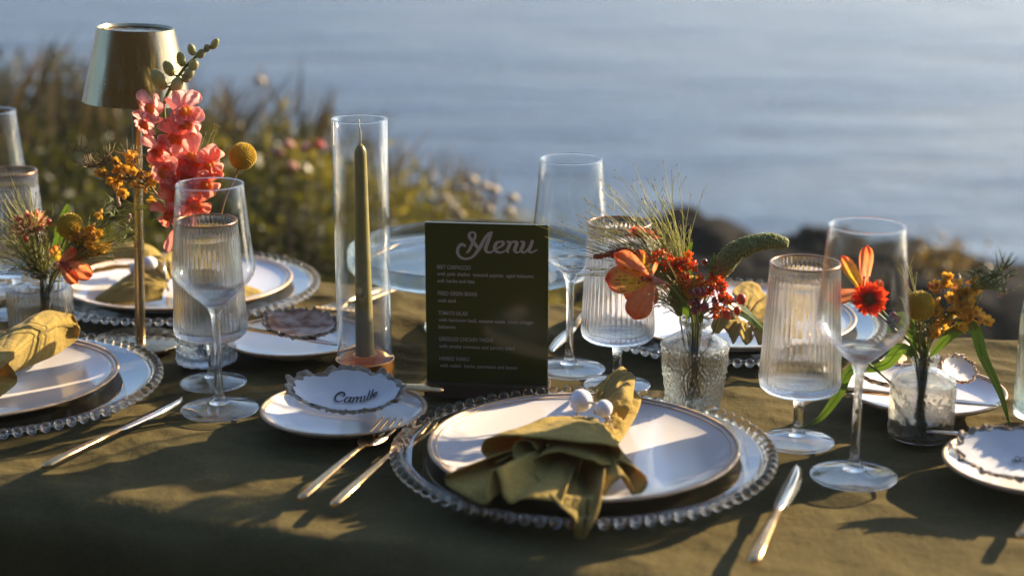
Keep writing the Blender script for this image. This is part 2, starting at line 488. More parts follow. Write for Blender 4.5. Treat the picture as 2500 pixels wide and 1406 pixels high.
# ------------------------------------------------------------------ ground, water
GZ = -0.76
def ground_z(x, y):
    z = GZ + 0.05 * noise.noise(Vector((x * 0.7, y * 0.7, 0)))
    e = 5.3 - 0.55 * max(0, min(1, (x - 0.1) * 3)) + 0.2 * noise.noise(Vector((x * 0.6, 3.1, 0)))
    if y > e:
        t = min(1, (y - e) / 4.5); z -= 6.5 * (t * t * (3 - 2 * t)) * 1.0 + 0.25 * t * noise.noise(Vector((x * 2, y * 2, 5)))
    return z
def build_ground():
    mb = MB()
    xs = np.linspace(-16, 16, 130); 
    mb.grid(lambda u, v: (-16 + 32 * u, -12 + 24 * v, ground_z(-16 + 32 * u, -12 + 24 * v)), 128, 192)
    m, nt, out = new_mat('coastal soil')
    b = principled(nt, (0.05, 0.04, 0.02), 0.95, spec=0.05)
    nz, r = noise_ramp(nt, 3.0, [(0.35, (0.008, 0.009, 0.005)), (0.5, (0.018, 0.017, 0.009)), (0.75, (0.05, 0.04, 0.022))], detail=10)
    nt.links.new(r.outputs[0], b.inputs['Base Color']); bump(nt, nz.outputs['Fac'], 1.0, 0.08, b)
    nt.links.new(b.outputs[0], out.inputs[0])
    tag(mb.build('ground', m), kind='structure')
    far = MB()   # land behind the camera out to the horizon
    far.grid(lambda u, v: (-3000 + 6000 * u, -3000 + 2990 * v, GZ - 0.25), 8, 8)
    tag(far.build('terrain', m), kind='structure')
    hb = MB()   # unseen bank added behind the camera to block sky light and darken reflections
    def hf(u, v):
        x = -40 + 80 * u; y = -2.2 - 15 * v
        return (x, y, GZ - .05 + 15 * (1 - math.cos(PI * v)) * .5 + .5 * noise.noise(Vector((x * .5, y * .5, 3))) * min(1, v * 6))
    hb.grid(hf, 80, 40)
    tag(hb.build('added_sky_blocker', m), kind='structure')
    # sea
    ym = [3.0 + 3500 * (i / 60.0) ** 3.2 for i in range(61)]
    w = MB()
    w.grid(lambda u, v: ((u - 0.5) * 7000, ym[int(round(v * 60))], -4.6), 40, 60)
    m, nt, out = new_mat('sea water')
    b = principled(nt, (0.026, 0.075, 0.17), 0.12, spec=0.5, ior=1.33)
    tc = N(nt, 'ShaderNodeTexCoord')
    mp = N(nt, 'ShaderNodeMapping'); mp.inputs['Scale'].default_value = (0.32, 1.0, 1.0)
    mp.inputs['Rotation'].default_value = (0, 0, math.radians(-14))
    nt.links.new(tc.outputs['Object'], mp.inputs[0])
    a = N(nt, 'ShaderNodeTexNoise'); a.inputs['Scale'].default_value = 2.6; a.inputs['Detail'].default_value = 5; a.inputs['Roughness'].default_value = 0.6
    c = N(nt, 'ShaderNodeTexNoise'); c.inputs['Scale'].default_value = 0.55; c.inputs['Detail'].default_value = 5
    nt.links.new(mp.outputs[0], a.inputs['Vector']); nt.links.new(mp.outputs[0], c.inputs['Vector'])
    b1 = bump(nt, a.outputs['Fac'], 1.0, 0.32, None)
    bump(nt, c.outputs['Fac'], 1.0, 0.9, b, b1)
    mr = N(nt, 'ShaderNodeMapRange'); mr.inputs[1].default_value = 0.35; mr.inputs[2].default_value = 0.65
    mr.inputs[3].default_value = 0.14; mr.inputs[4].default_value = 0.30
    nt.links.new(c.outputs['Fac'], mr.inputs[0]); nt.links.new(mr.outputs[0], b.inputs['Roughness'])
    nt.links.new(b.outputs[0], out.inputs[0])
    tag(w.build('sea_water', m), kind='structure')
build_ground()

def build_haze():
    mb = MB(); mb.box((-3600, -3100, -13.0), (3600, 3600, 17.0))
    m = bpy.data.materials.new('sea haze'); m.use_nodes = True; nt = m.node_tree
    for n in list(nt.nodes): nt.nodes.remove(n)
    out = nt.nodes.new('ShaderNodeOutputMaterial'); v = nt.nodes.new('ShaderNodeVolumePrincipled')
    v.inputs['Color'].default_value = (0.70, 0.84, 1.0, 1); v.inputs['Density'].default_value = 0.0034
    v.inputs['Anisotropy'].default_value = 0.55
    nt.links.new(v.outputs[0], out.inputs['Volume'])
    tag(mb.build('haze', m, smooth=False), kind='stuff')
build_haze()

# ------------------------------------------------------------------ boulders
def boulder(px, py, Y, w, h, d, seed, label):
    top = PY(px, py, Y)
    base = min(ground_z(top.x, Y), top.z - h * 0.8)
    root_z = ground_z(top.x, Y)
    mb = MB()
    nu, nv = 40, 28
    H = (top.z - base)
    def fn(u, v):
        th = 2 * PI * u; ph = -PI / 2 + PI * v
        dirv = Vector((math.cos(ph) * math.cos(th), math.cos(ph) * math.sin(th), math.sin(ph)))
        s_ = Vector((seed * 3.1, seed * 1.7, seed))
        k = 1 + 0.30 * noise.noise(dirv * 1.3 + s_) + 0.22 * abs(noise.noise(dirv * 2.8 + s_)) + 0.08 * noise.noise(dirv * 7 + s_) + 0.03 * noise.noise(dirv * 16 + s_)
        k -= 0.18 * max(0, noise.noise(dirv * 2.1 + s_ * 2))
        return (top.x + dirv.x * w / 2 * k, Y + dirv.y * d / 2 * k, base + H * 0.45 + dirv.z * H * 0.56 * k)
    mb.grid(fn, nu, nv)
    t = mb.build('boulder', M['rock'], None)
    # origin to base
    t.data.transform(Matrix.Translation(Vector((-top.x, -Y, -root_z)))); t.location = (top.x, Y, root_z)
    tag(t, label, 'rock', 'dark boulders on the shore')
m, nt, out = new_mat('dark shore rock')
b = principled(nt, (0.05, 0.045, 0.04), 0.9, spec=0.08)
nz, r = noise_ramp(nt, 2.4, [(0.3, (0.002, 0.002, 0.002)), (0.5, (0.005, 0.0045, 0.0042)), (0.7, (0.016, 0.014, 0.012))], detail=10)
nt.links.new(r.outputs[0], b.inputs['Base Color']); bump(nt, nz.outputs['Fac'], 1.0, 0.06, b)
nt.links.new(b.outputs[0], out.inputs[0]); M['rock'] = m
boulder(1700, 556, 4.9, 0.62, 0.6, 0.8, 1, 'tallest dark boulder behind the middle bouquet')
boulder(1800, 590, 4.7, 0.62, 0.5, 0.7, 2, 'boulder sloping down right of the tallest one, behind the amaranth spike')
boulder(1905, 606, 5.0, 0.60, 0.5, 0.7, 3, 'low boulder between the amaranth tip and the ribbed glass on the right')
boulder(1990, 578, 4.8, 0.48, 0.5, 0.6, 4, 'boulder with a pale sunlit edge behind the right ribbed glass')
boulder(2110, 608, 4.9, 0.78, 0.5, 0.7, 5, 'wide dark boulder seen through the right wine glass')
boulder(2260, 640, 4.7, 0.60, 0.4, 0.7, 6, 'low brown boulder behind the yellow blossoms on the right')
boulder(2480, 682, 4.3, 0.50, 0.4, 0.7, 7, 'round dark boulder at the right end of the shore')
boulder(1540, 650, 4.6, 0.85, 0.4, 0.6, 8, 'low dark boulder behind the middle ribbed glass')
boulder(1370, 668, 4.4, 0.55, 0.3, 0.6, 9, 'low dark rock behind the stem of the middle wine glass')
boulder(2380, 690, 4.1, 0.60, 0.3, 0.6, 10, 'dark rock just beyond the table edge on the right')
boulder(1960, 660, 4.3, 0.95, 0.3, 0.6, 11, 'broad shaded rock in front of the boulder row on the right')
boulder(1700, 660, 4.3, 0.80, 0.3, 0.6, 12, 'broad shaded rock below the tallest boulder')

# ------------------------------------------------------------------ shrubs, grasses, blossoms behind
def leaf_cloud(centers, rad, per, size, name, mat, parent=None, up=0.3):
    n = len(centers) * per
    c = np.repeat(np.array(centers), per, axis=0)
    r = np.repeat(np.array(rad), per)[:, None]
    p = c + rng.normal(size=(n, 3)) * r * 0.55
    d = rng.normal(size=(n, 3)); d[:, 2] += up; d /= np.linalg.norm(d, axis=1)[:, None]
    q = np.cross(d, rng.normal(size=(n, 3))); q /= np.linalg.norm(q, axis=1)[:, None]
    L = size * rng.uniform(0.6, 1.4, size=(n, 1)); W = L * 0.42
    v = np.empty((n, 4, 3))
    v[:, 0] = p - d * L * 0.5; v[:, 1] = p + q * W * 0.5; v[:, 2] = p + d * L * 0.5; v[:, 3] = p - q * W * 0.5
    off = np.array(wloc(parent)) if parent else np.zeros(3)
    v = (v.reshape(-1, 3) - off).astype(np.float32)
    me = bpy.data.meshes.new(name)
    me.vertices.add(n * 4); me.vertices.foreach_set('co', v.ravel())
    me.loops.add(n * 4); me.loops.foreach_set('vertex_index', np.arange(n * 4, dtype=np.int32))
    me.polygons.add(n); me.polygons.foreach_set('loop_start', np.arange(0, n * 4, 4, dtype=np.int32))
    try: me.polygons.foreach_set('loop_total', np.full(n, 4, dtype=np.int32))
    except Exception: pass
    me.update(calc_edges=True); me.validate()
    me.materials.append(mat)
    o = bpy.data.objects.new(name, me); sc.collection.objects.link(o)
    if parent: o.parent = parent
    return o
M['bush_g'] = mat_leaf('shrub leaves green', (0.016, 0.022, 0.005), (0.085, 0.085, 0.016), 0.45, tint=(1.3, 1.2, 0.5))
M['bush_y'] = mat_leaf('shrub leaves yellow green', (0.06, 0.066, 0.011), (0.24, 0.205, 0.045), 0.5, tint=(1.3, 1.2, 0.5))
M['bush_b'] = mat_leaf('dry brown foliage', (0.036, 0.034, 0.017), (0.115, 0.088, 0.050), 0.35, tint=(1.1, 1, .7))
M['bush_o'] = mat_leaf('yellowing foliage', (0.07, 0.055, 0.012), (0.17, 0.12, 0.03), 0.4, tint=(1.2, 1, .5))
M['twig'] = mat_simple('shrub twig', (0.06, 0.04, 0.025), 0.9, 0, 0.2)
def shrub(px, py, Y, w, d, mat, label, n=150, per=70, leaf=0.026):
    top = PY(px, py, Y); gz = ground_z(top.x, Y) - 0.02
    H = max(0.2, top.z - gz)
    t = thing('shrub', (top.x, Y, gz), label, 'shrub', 'shrubs on the bank behind the table')
    cs = []; rs = []; tw = MB()
    for k in range(n):
        th = random.random() * 2 * PI; ph = math.acos(random.uniform(0.0, 1)) ; rr = random.uniform(0.6, 1.0) ** 0.5
        k1 = 1 + 0.25 * noise.noise(Vector((math.cos(th) * 1.5, math.sin(th) * 1.5, px * 0.01)))
        c = Vector((top.x + math.cos(th) * math.sin(ph) * w / 2 * rr * k1, Y + math.sin(th) * math.sin(ph) * d / 2 * rr * k1, gz + max(0.03, math.cos(ph) * H * rr * (0.93 + 0.09 * random.random()))))
        cs.append(tuple(c)); rs.append(random.uniform(0.045, 0.085))
        if k % 4 == 0:
            b0 = Vector((top.x, Y, gz)); mid = b0.lerp(c, 0.5) + Vector((0, 0, 0.05 * H))
            tw.tube([b0, mid, c, c + (c - mid) * 0.15], [0.008, 0.005, 0.003, 0.001], 4)
    f = leaf_cloud(cs, rs, per, leaf, 'foliage', mat, t)
    tw.build('branches', M['twig'], t)
    return t
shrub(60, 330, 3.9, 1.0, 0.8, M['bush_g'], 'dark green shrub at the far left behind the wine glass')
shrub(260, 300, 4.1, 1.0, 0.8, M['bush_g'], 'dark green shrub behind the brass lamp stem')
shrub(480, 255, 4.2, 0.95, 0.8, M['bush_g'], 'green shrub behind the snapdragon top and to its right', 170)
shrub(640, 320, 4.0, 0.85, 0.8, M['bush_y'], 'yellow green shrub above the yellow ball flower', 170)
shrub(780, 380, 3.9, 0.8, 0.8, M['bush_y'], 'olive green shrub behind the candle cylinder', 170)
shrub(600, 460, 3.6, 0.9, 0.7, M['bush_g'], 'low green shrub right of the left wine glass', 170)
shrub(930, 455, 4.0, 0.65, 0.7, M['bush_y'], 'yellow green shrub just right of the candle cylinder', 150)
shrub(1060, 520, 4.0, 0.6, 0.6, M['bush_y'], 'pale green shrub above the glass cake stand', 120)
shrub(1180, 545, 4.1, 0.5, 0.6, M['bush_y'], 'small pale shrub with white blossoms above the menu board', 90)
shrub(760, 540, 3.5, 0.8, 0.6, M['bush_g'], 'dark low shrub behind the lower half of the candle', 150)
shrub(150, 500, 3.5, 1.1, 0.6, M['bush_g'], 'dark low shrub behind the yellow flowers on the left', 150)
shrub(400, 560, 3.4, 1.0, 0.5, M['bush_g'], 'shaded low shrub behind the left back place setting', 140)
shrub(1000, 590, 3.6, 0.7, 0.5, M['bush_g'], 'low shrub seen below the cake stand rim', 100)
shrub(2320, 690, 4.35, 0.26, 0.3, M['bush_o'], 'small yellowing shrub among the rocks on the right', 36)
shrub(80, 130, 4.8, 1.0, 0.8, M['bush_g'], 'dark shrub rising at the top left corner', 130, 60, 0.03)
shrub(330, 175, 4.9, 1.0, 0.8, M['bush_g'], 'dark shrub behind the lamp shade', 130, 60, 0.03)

def dry_grass():
    mb_v = []; mb_f = []
    tops = [(-150, 60), (60, 75), (250, 110), (420, 150), (600, 190), (720, 170), (850, 240), (980, 300), (1080, 370), (1180, 440), (1280, 500)]
    n = 0
    for i in range(650):
        px = random.uniform(-250, 1290)
        for k in range(len(tops) - 1):
            if tops[k][0] <= px <= tops[k + 1][0]: break
        f = (px - tops[k][0]) / (tops[k + 1][0] - tops[k][0]); ty = tops[k][1] + f * (tops[k + 1][1] - tops[k][1])
        Y = random.uniform(4.1, 5.4)
        cl = noise.noise(Vector((px * 0.012, Y * 2, 0)))
        ty += abs(random.gauss(0, 90)) - cl * 130
        t = PY(px, ty, Y); gz = ground_z(t.x, Y)
        if t.z < gz + 0.1: continue
        lean = Vector((random.gauss(0.14, 0.12), random.gauss(0, 0.05), 0))
        b0 = Vector((t.x, Y, gz)) - lean; tip = t
        w = random.uniform(0.0015, 0.0035); sd = Vector((random.gauss(0, 1), random.gauss(0, 1), 0)).normalized()
        o = len(mb_v)
        prev = None
        for q in range(6):
            u = q / 5; c = b0.lerp(tip, u) + lean * (u * u - u) * 1.4
            ww = w if q < 3 else w * (2.6 if q == 4 else 1.4 if q == 3 else 0.3)
            mb_v.append(c - sd * ww); mb_v.append(c + sd * ww)
        for q in range(5):
            mb_f.append((o + q * 2, o + q * 2 + 1, o + q * 2 + 3, o + q * 2 + 2))
    mb = MB(); mb.add(mb_v, mb_f)
    o = mb.build('dry_grass', M['bush_b'])
    tag(o, 'brown dry grass plumes standing above the shrubs', 'grass', kind='stuff')
dry_grass()
def ground_cover():
    cs = [(random.uniform(-3.5, 3.2), random.uniform(2.4, 5.2), 0) for i in range(700)]
    cs = [(x, y, ground_z(x, y) + random.uniform(0.0, 0.07)) for x, y, z in cs if x < 0.25 or y < 3.6]
    o = leaf_cloud(cs, [0.09] * len(cs), 40, 0.03, 'ground_cover', M['bush_g'])
    tag(o, 'low leafy ground cover beyond the table', 'ground cover', kind='stuff')
ground_cover()
def blossom(px, py, Y, r, mat, label, group):
    c = PY(px, py, Y); gz = ground_z(c.x, Y)
    t = thing('blossom', (c.x, Y, gz), label, 'flower', group)
    s = MB(); s.tube([Vector((c.x, Y, gz)), Vector((c.x - 0.01, Y, (gz + c.z) / 2)), c], 0.0025, 4); s.build('stem', M['twig'], t)
    h = MB()
    r *= 1.35
    for k in range(9):
        a = k * 2.4; el = 0.9 - 0.12 * k
        d = Vector((math.cos(a) * math.sin(el), math.sin(a) * math.sin(el), math.cos(el)))
        h.ball(c + d * r * 0.5, (r * 0.55, r * 0.55, r * 0.35), 7, 5, Vector((0, 0, 1)).rotation_difference(d))
    h.build('flower_head', mat, t)
Mw = mat_leaf('white blossom', (0.62, 0.52, 0.38), (0.75, 0.66, 0.5), 0.4, tint=(1, 1, 1), island=False)
Mp = mat_leaf('pink blossom', (0.62, 0.30, 0.22), (0.68, 0.40, 0.30), 0.4, tint=(1, 1, 1), island=False)
Mr = mat_leaf('red blossom', (0.55, 0.08, 0.06), (0.6, 0.12, 0.08), 0.4, tint=(1, 1, 1), island=False)
for (x, y) in [(1150, 445), (1183, 462), (1205, 470), (1250, 490), (1130, 470), (1165, 490), (1105, 515), (1060, 500), (1085, 492), (1190, 515), (1240, 520), (1120, 530)]:
    blossom(x, y, 3.45, 0.013, Mw, 'creamy white blossom at the right end of the shrubs', 'creamy white blossoms above the cake stand')
blossom(633, 203, 4.2, 0.015, Mw, 'single pale blossom standing highest above the shrubs', None)
for (x, y, w_) in [(675, 378, 'leftmost'), (710, 412, 'lowest'), (702, 360, 'highest'), (745, 368, 'rightmost')]:
    blossom(x, y, 3.2, 0.013, Mp, w_ + ' of the four pale pink blossoms in the shrub left of the candle', 'pale pink blossoms left of the candle')
blossom(776, 361, 3.2, 0.013, Mr, 'small red blossom in the shrub left of the candle', None)
for (x, y, w_) in [(640, 640, 'middle'), (690, 645, 'rightmost'), (600, 640, 'leftmost')]:
    blossom(x, y, 3.1, 0.011, Mw, w_ + ' of three small pale blossoms just above the left back charger', 'small pale blossoms low behind the left back charger')

# ------------------------------------------------------------------ table and cloth
N0, N1 = 1.078, 1.80
S0, S1 = -1.95, 1.10
def W(s_, n_, z=0.0):
    p = TS * s_ + TN * n_; return Vector((p.x, p.y, z))
def build_table():
    t = thing('table', W((S0 + S1) / 2, (N0 + N1) / 2, GZ + 0.02), 'long dining table hidden under the olive cloth', 'table')
    def slab(s0, s1, n0, n1, z0, z1, nm):
        mb = MB(); c = [W(s0, n0), W(s1, n0), W(s1, n1), W(s0, n1)]
        vs = [Vector((p.x, p.y, z0)) for p in c] + [Vector((p.x, p.y, z1)) for p in c]
        mb.add(vs, [(0, 3, 2, 1), (4, 5, 6, 7), (0, 1, 5, 4), (1, 2, 6, 5), (2, 3, 7, 6), (3, 0, 4, 7)])
        mb.build(nm, M['menu_base'], t, smooth=False)
    slab(S0 + .01, S1 - .01, N0 + 0.012, N1 - 0.012, -0.035, -0.010, 'tabletop')
    for a in (S0 + 0.1, S1 - 0.16):
        for b in (N0 + 0.06, N1 - 0.12):
            slab(a, a + 0.06, b, b + 0.06, GZ - 0.03, -0.035, 'leg')
build_table()
def cloth_z(s_, n_):
    p = Vector((s_, n_, 0))
    w1 = 1 - abs(noise.noise(Vector((s_ * 3.0 + n_ * 1.2, n_ * 9.0, 1.0)))) * 2.2
    w2 = 1 - abs(noise.noise(Vector((s_ * 8.0 - n_ * 5, n_ * 17.0 + s_ * 4, 4.0)))) * 2.4
    w3 = noise.noise(Vector((s_ * 28.0, n_ * 60.0, 2.0)))
    amp = 1.1 + 1.9 * max(0, noise.noise(Vector((s_ * 2.2, n_ * 2.2, 9.0)))) + 2.0 * max(0, min(1, (n_ - 1.35) / 0.25))
    z = -0.0085 + amp * (0.0016 * max(0, w1) ** 2 + 0.0012 * max(0, w2) ** 2) + 0.00045 * w3 + 0.0005 * max(0, noise.noise(Vector((s_ * 13 + n_ * 6, n_ * 38 - s_ * 8, 6.0)))) ** 1.5
    return min(z, -0.0002)
def build_cloth():
    drop = 0.62
    path = []   # (n, z, is_top)
    R = 0.014
    nseg = 132
    rows = []
    for k in range(24, 0, -1): rows.append(('f', k / 24))
    for k in range(nseg + 1): rows.append(('t', k / nseg))
    for k in range(1, 25): rows.append(('b', k / 24))
    NU = 620
    verts = []; faces = []
    for (kind, t) in rows:
        for i in range(NU + 1):
            s_ = S0 + (S1 - S0) * i / NU
            if kind == 't':
                n_ = N0 + (N1 - N0) * t
                e = min(t, 1 - t) * (N1 - N0)
                z = cloth_z(s_, n_) - (0.010 * (1 - e / 0.02) ** 2 if e < 0.02 else 0)
            else:
                d = t ** 1.4 * drop
                fold = 0.5 + 0.5 * math.sin(s_ * 17 + 2.2 * noise.noise(Vector((s_ * 2, 7 if kind == 'f' else 3, 0))))
                outw = 0.012 * min(1, d / 0.02) + 0.05 * (d / drop) * fold
                n_ = (N0 - outw) if kind == 'f' else (N1 + outw)
                z = -0.0135 - d
            verts.append(W(s_, n_, z))
    for j in range(len(rows) - 1):
        for i in range(NU):
            a = j * (NU + 1) + i
            faces.append((a, a + 1, a + NU + 2, a + NU + 1))
    mb = MB(); mb.add(verts, faces)
    o = mb.build('tablecloth', M['cloth'])
    tag(o, 'olive brown linen tablecloth with soft creases covering the long table', 'tablecloth')
build_cloth()

# ------------------------------------------------------------------ place settings
ZT = 0.0005
def make_charger():
    t = thing('charger_plate', (0, 0, 0), 'x', 'charger plate', 'beaded glass charger plates')
    mb = MB()
    mb.lathe([(0, .0025), (.088, .0025), (.094, .0), (.098, .0), (.100, .0035), (.112, .0070), (.147, .0105), (.1515, .0118), (.1520, .0135),
              (.1470, .0130), (.112, .0094), (.098, .0066), (.090, .0055), (0, .0055)], 96)
    mb.build('dish', M['charger'], t, local=True)
    r = MB(); r.lathe([(.1517, .0108), (.1552, .0104), (.1552, .0128), (.1517, .0132)], 96, close='ring')
    r.build('rim_band', M['bead'], t, local=True)
    b = MB(); b.ball((0, 0, 0), .0048, 16, 12)
    me = b.mesh('bead', M['bead'])
    nb = 82
    for i in range(nb):
        a = 2 * PI * i / nb
        inst('bead', me, t, (0.1582 * math.cos(a), 0.1582 * math.sin(a), 0.0125))
    return t
charger = make_charger()
def place(o, loc, rz, label):
    o.location = loc; o.rotation_euler = (0, 0, rz); o['label'] = label; return o
CH = {'front': P(1424, 1101, 0.012), 'frontleft': P(-26, 932, 0.012), 'backleft': P(437, 697, 0.012), 'backright': P(1788, 781, 0.012)}
for k in CH: CH[k].z = ZT
labels = {'front': 'beaded clear glass charger under the nearest dinner plate with the fanned napkin',
          'frontleft': 'beaded clear glass charger cut off by the left edge of the photo',
          'backleft': 'beaded clear glass charger behind the brass lamp',
          'backright': 'beaded clear glass charger behind the embossed glass vase'}
first = True
for k in ('front', 'frontleft', 'backleft', 'backright'):
    o = charger if first else copy_tree(charger)
    first = False
    place(o, CH[k], 0.02, labels[k])
def make_plate(R, H, name, cat, group):
    t = thing(name, (0, 0, 0), 'x', cat, group)
    f = MB()
    f.lathe([(0, .0010), (R * .50, .0010), (R * .52, .0), (R * .56, .0), (R * .58, .0020), (R * .72, H * .30), (R * .90, H * .62), (R * .985, H * .93), (R, H)], 96)
    f.build('underside', M['plate_foot'], t, local=True)
    g = MB()
    g.lathe([(R - .0002, H + .0002), (R * .985, H + .0008), (R * .965, H * .93), (R * .93, H * .78), (R * .86, H * .62), (R * .80, H * .50), (R * .6, H * .38), (R * .3, H * .34), (0, H * .33)], 96)
    g.build('plate_face', M['plate'], t, local=True)
    e = MB()
    e.lathe([(R + .0006, H - .0012), (R + .0009, H + .0002), (R + .0002, H + .0013), (R - .0013, H + .0014), (R - .0030, H + .0004), (R - .0012, H - .0006)], 96, close='ring')
    e.build('rim_edge', M['plate_edge'], t, local=True)
    b = MB()
    b.lathe([(R * .960, H * .925 + .0004), (R * .950, H * .88 + .0004), (R * .949, H * .878 + .0006), (R * .959, H * .922 + .0007)], 96, close='ring')
    b.build('rim_line', M['plate_edge'], t, local=True)
    return t
dinner = make_plate(0.1302, 0.0125, 'dinner_plate', 'plate', 'cream dinner plates with brown rims')
lab = {'front': 'cream dinner plate with brown rim under the fanned napkin, nearest the camera',
       'frontleft': 'cream dinner plate at the left edge under the rolled mustard napkin',
       'backleft': 'cream dinner plate behind the brass lamp holding a looped napkin',
       'backright': 'cream dinner plate behind the embossed vase and middle ribbed glass'}
first = True
PLZ = 0.0062
for k in ('front', 'frontleft', 'backleft', 'backright'):
    o = dinner if first else copy_tree(dinner)
    first = False
    place(o, CH[k] + Vector((-.010 if k == 'frontleft' else 0, 0, PLZ)), 0.3, lab[k])
PT = ZT + PLZ      # underside of the dinner plates
bread = make_plate(0.0745, 0.0145, 'bread_plate', 'plate', 'small bread plates with oyster shells')
BP = {'camille': P(840, 996, 0.0145), 'left': P(722, 820, 0.0145), 'right': P(2256, 950, 0.0145), 'edge': P(2529, 1127, 0.0145)}
for k in BP: BP[k].z = ZT
lab = {'camille': 'small plate under the Camille oyster shell, left of the menu board',
       'left': 'small plate with a brown blotched oyster shell between left glasses and candle',
       'right': 'small plate behind the short round vase on the right',
       'edge': 'small plate cut off by the right edge of the photo'}
first = True
for k in BP:
    o = bread if first else copy_tree(bread)
    first = False
    place(o, BP[k], 0.1, lab[k])

# ------------------------------------------------------------------ cutlery
def frame_between(a, b, roll=0):
    a = Vector(a); b = Vector(b); x = (b - a).normalized()
    z = Vector((0, 0, 1)); z = (z - x * z.dot(x)).normalized(); y = z.cross(x)
    m = Matrix((x, y, z)).transposed()
    q = m.to_quaternion()
    if roll: q = q @ Quaternion((1, 0, 0), roll)
    return q, (b - a).length
def knife(tip, end, label, L_=None, hz=0.0, w=1.0):
    q, L = frame_between(end, tip)
    t = thing('knife', end, label, 'knife', 'gold handled knives', rot=q)
    h = MB(); HL = L * 0.50
    pts = [(0, 0, .004), (.004, 0, .004), (HL * .3, 0, .0045), (HL * .7, 0, .0042), (HL, 0, .0038)]
    h.tube(pts, [.0030 * w, .0058 * w, .0056 * w, .0044 * w, .0036 * w], 14, flat=0.55)
    h.build('handle', M['cutlery'], t, local=True)
    bl = MB(); n = 22; vs = []; fs = []
    for i in range(n + 1):
        u = i / n; x = HL - .002 + (L - HL + .002) * u
        top = .0042 * w * (1 + .25 * math.sin(PI * min(1, u * 1.2)))
        bot = -.0048 * w * (1 + .75 * math.sin(PI * min(1, u * 1.05)))
        if u > .8:
            k = math.sqrt(max(0, 1 - ((u - .8) / .2) ** 2)); mid = top * .5
            top = mid + (top - mid) * k; bot = mid + (bot - mid) * k
        if u < .08: top = .0036 * w; bot = -.0036 * w
        vs += [(x, top, .0042), (x, (top + bot) / 2, .0050), (x, bot, .0036), (x, (top + bot) / 2, .0030)]
    for i in range(n):
        for k in range(4):
            a = i * 4 + k; b = i * 4 + (k + 1) % 4
            fs.append((a, b, b + 4, a + 4))
    fs.append((0, 3, 2, 1)); fs.append((n * 4, n * 4 + 1, n * 4 + 2, n * 4 + 3))
    bl.add(vs, fs); bl.build('blade', M['blade'], t, local=True)
    return t
def fork(tip, end, label):
    q, L = frame_between(end, tip)
    t = thing('fork', end, label, 'fork', 'gold forks', rot=q)
    h = MB(); a = L * 0.60
    h.tube([(0, 0, .004), (.004, 0, .0042), (a * .3, 0, .0052), (a * .75, 0, .0062), (a * .95, 0, .0060), (a + .012, 0, .0042)],
           [.0030, .0052, .0054, .0040, .0030, .0030], 12, flat=0.5)
    h.build('handle', M['cutlery'], t, local=True)
    hd = MB(); n = 8; vs = []; fs = []
    for i in range(n + 1):
        u = i / n; x = a + .006 + .030 * u; w = .003 + .0085 * math.sin(PI / 2 * min(1, u * 1.5)); z = .0045 - .0030 * math.sin(PI * u * .8)
        vs += [(x, w, z + .0012 + .0012), (x, 0, z), (x, -w, z + .0012 + .0012), (x, 0, z - .0013)]
    for i in range(n):
        for k in range(4):
            A = i * 4 + k; B = i * 4 + (k + 1) % 4
            fs.append((A, B, B + 4, A + 4))
    fs.append((0, 3, 2, 1)); fs.append((n * 4, n * 4 + 1, n * 4 + 2, n * 4 + 3))
    hd.add(vs, fs); hd.build('head', M['cutlery'], t, local=True)
    for k in range(4):
        y = (-1.5 + k) * .0062
        tt = MB(); x0 = a + .034
        tt.tube([(x0, y, .0040), (x0 + (L - x0) * .4, y * 1.02, .0042), (x0 + (L - x0) * .8, y, .0065), (L, y * .98, .0085)], [.0017, .0015, .0012, .0005], 8, flat=0.7)
        tt.build('tine', M['cutlery'], t, local=True)
    return t
knife(P(450, 981, .004), P(108, 1150, .002), 'gold handled knife right of the front left setting, tip towards the glasses')
knife(P(1950, 1146, .004), P(1836, 1384, .002), 'gold handled knife right of the nearest beaded charger')
fork(P(960, 1040, .010), P(735, 1228, .002), 'outer gold fork with all tines showing, left of the nearest charger')
fork(P(1052, 1040, .0065), P(814, 1244, .002), 'inner gold fork with its tines under the nearest charger rim')
knife(P(1344, 868, .004), P(1452, 752, .002), 'gold knife standing out between menu board and middle wine glass')
fork(P(786, 768, .010), P(935, 713, .002), 'gold fork seen through the candle cylinder, nearer one')
fork(P(836, 774, .010), P(967, 711, .002), 'gold fork seen right behind the candle, farther one')
fork(P(2168, 902, .010), P(2236, 826, .002), 'gold fork behind the small plate on the right')
fork(P(2640, 1110, .010), P(2490, 1322, .002), 'gold fork of which only the handle end shows at the right edge')
knife(P(716, 934, .019), P(1084, 962, .018), 'butter knife lying across the small plate behind the Camille shell', w=0.9)
knife(P(842, 852, .017), P(572, 806, .018), 'copper butter knife on the small plate with the brown blotched shell', w=0.9)
knife(P(2442, 1000, .017), P(2038, 958, .018), 'butter knife across the small plate behind the short round vase', w=0.9)
knife(P(2262, 1063, .019), P(2640, 1092, .018), 'butter knife across the small plate at the right edge, blade towards the vase', w=0.9)

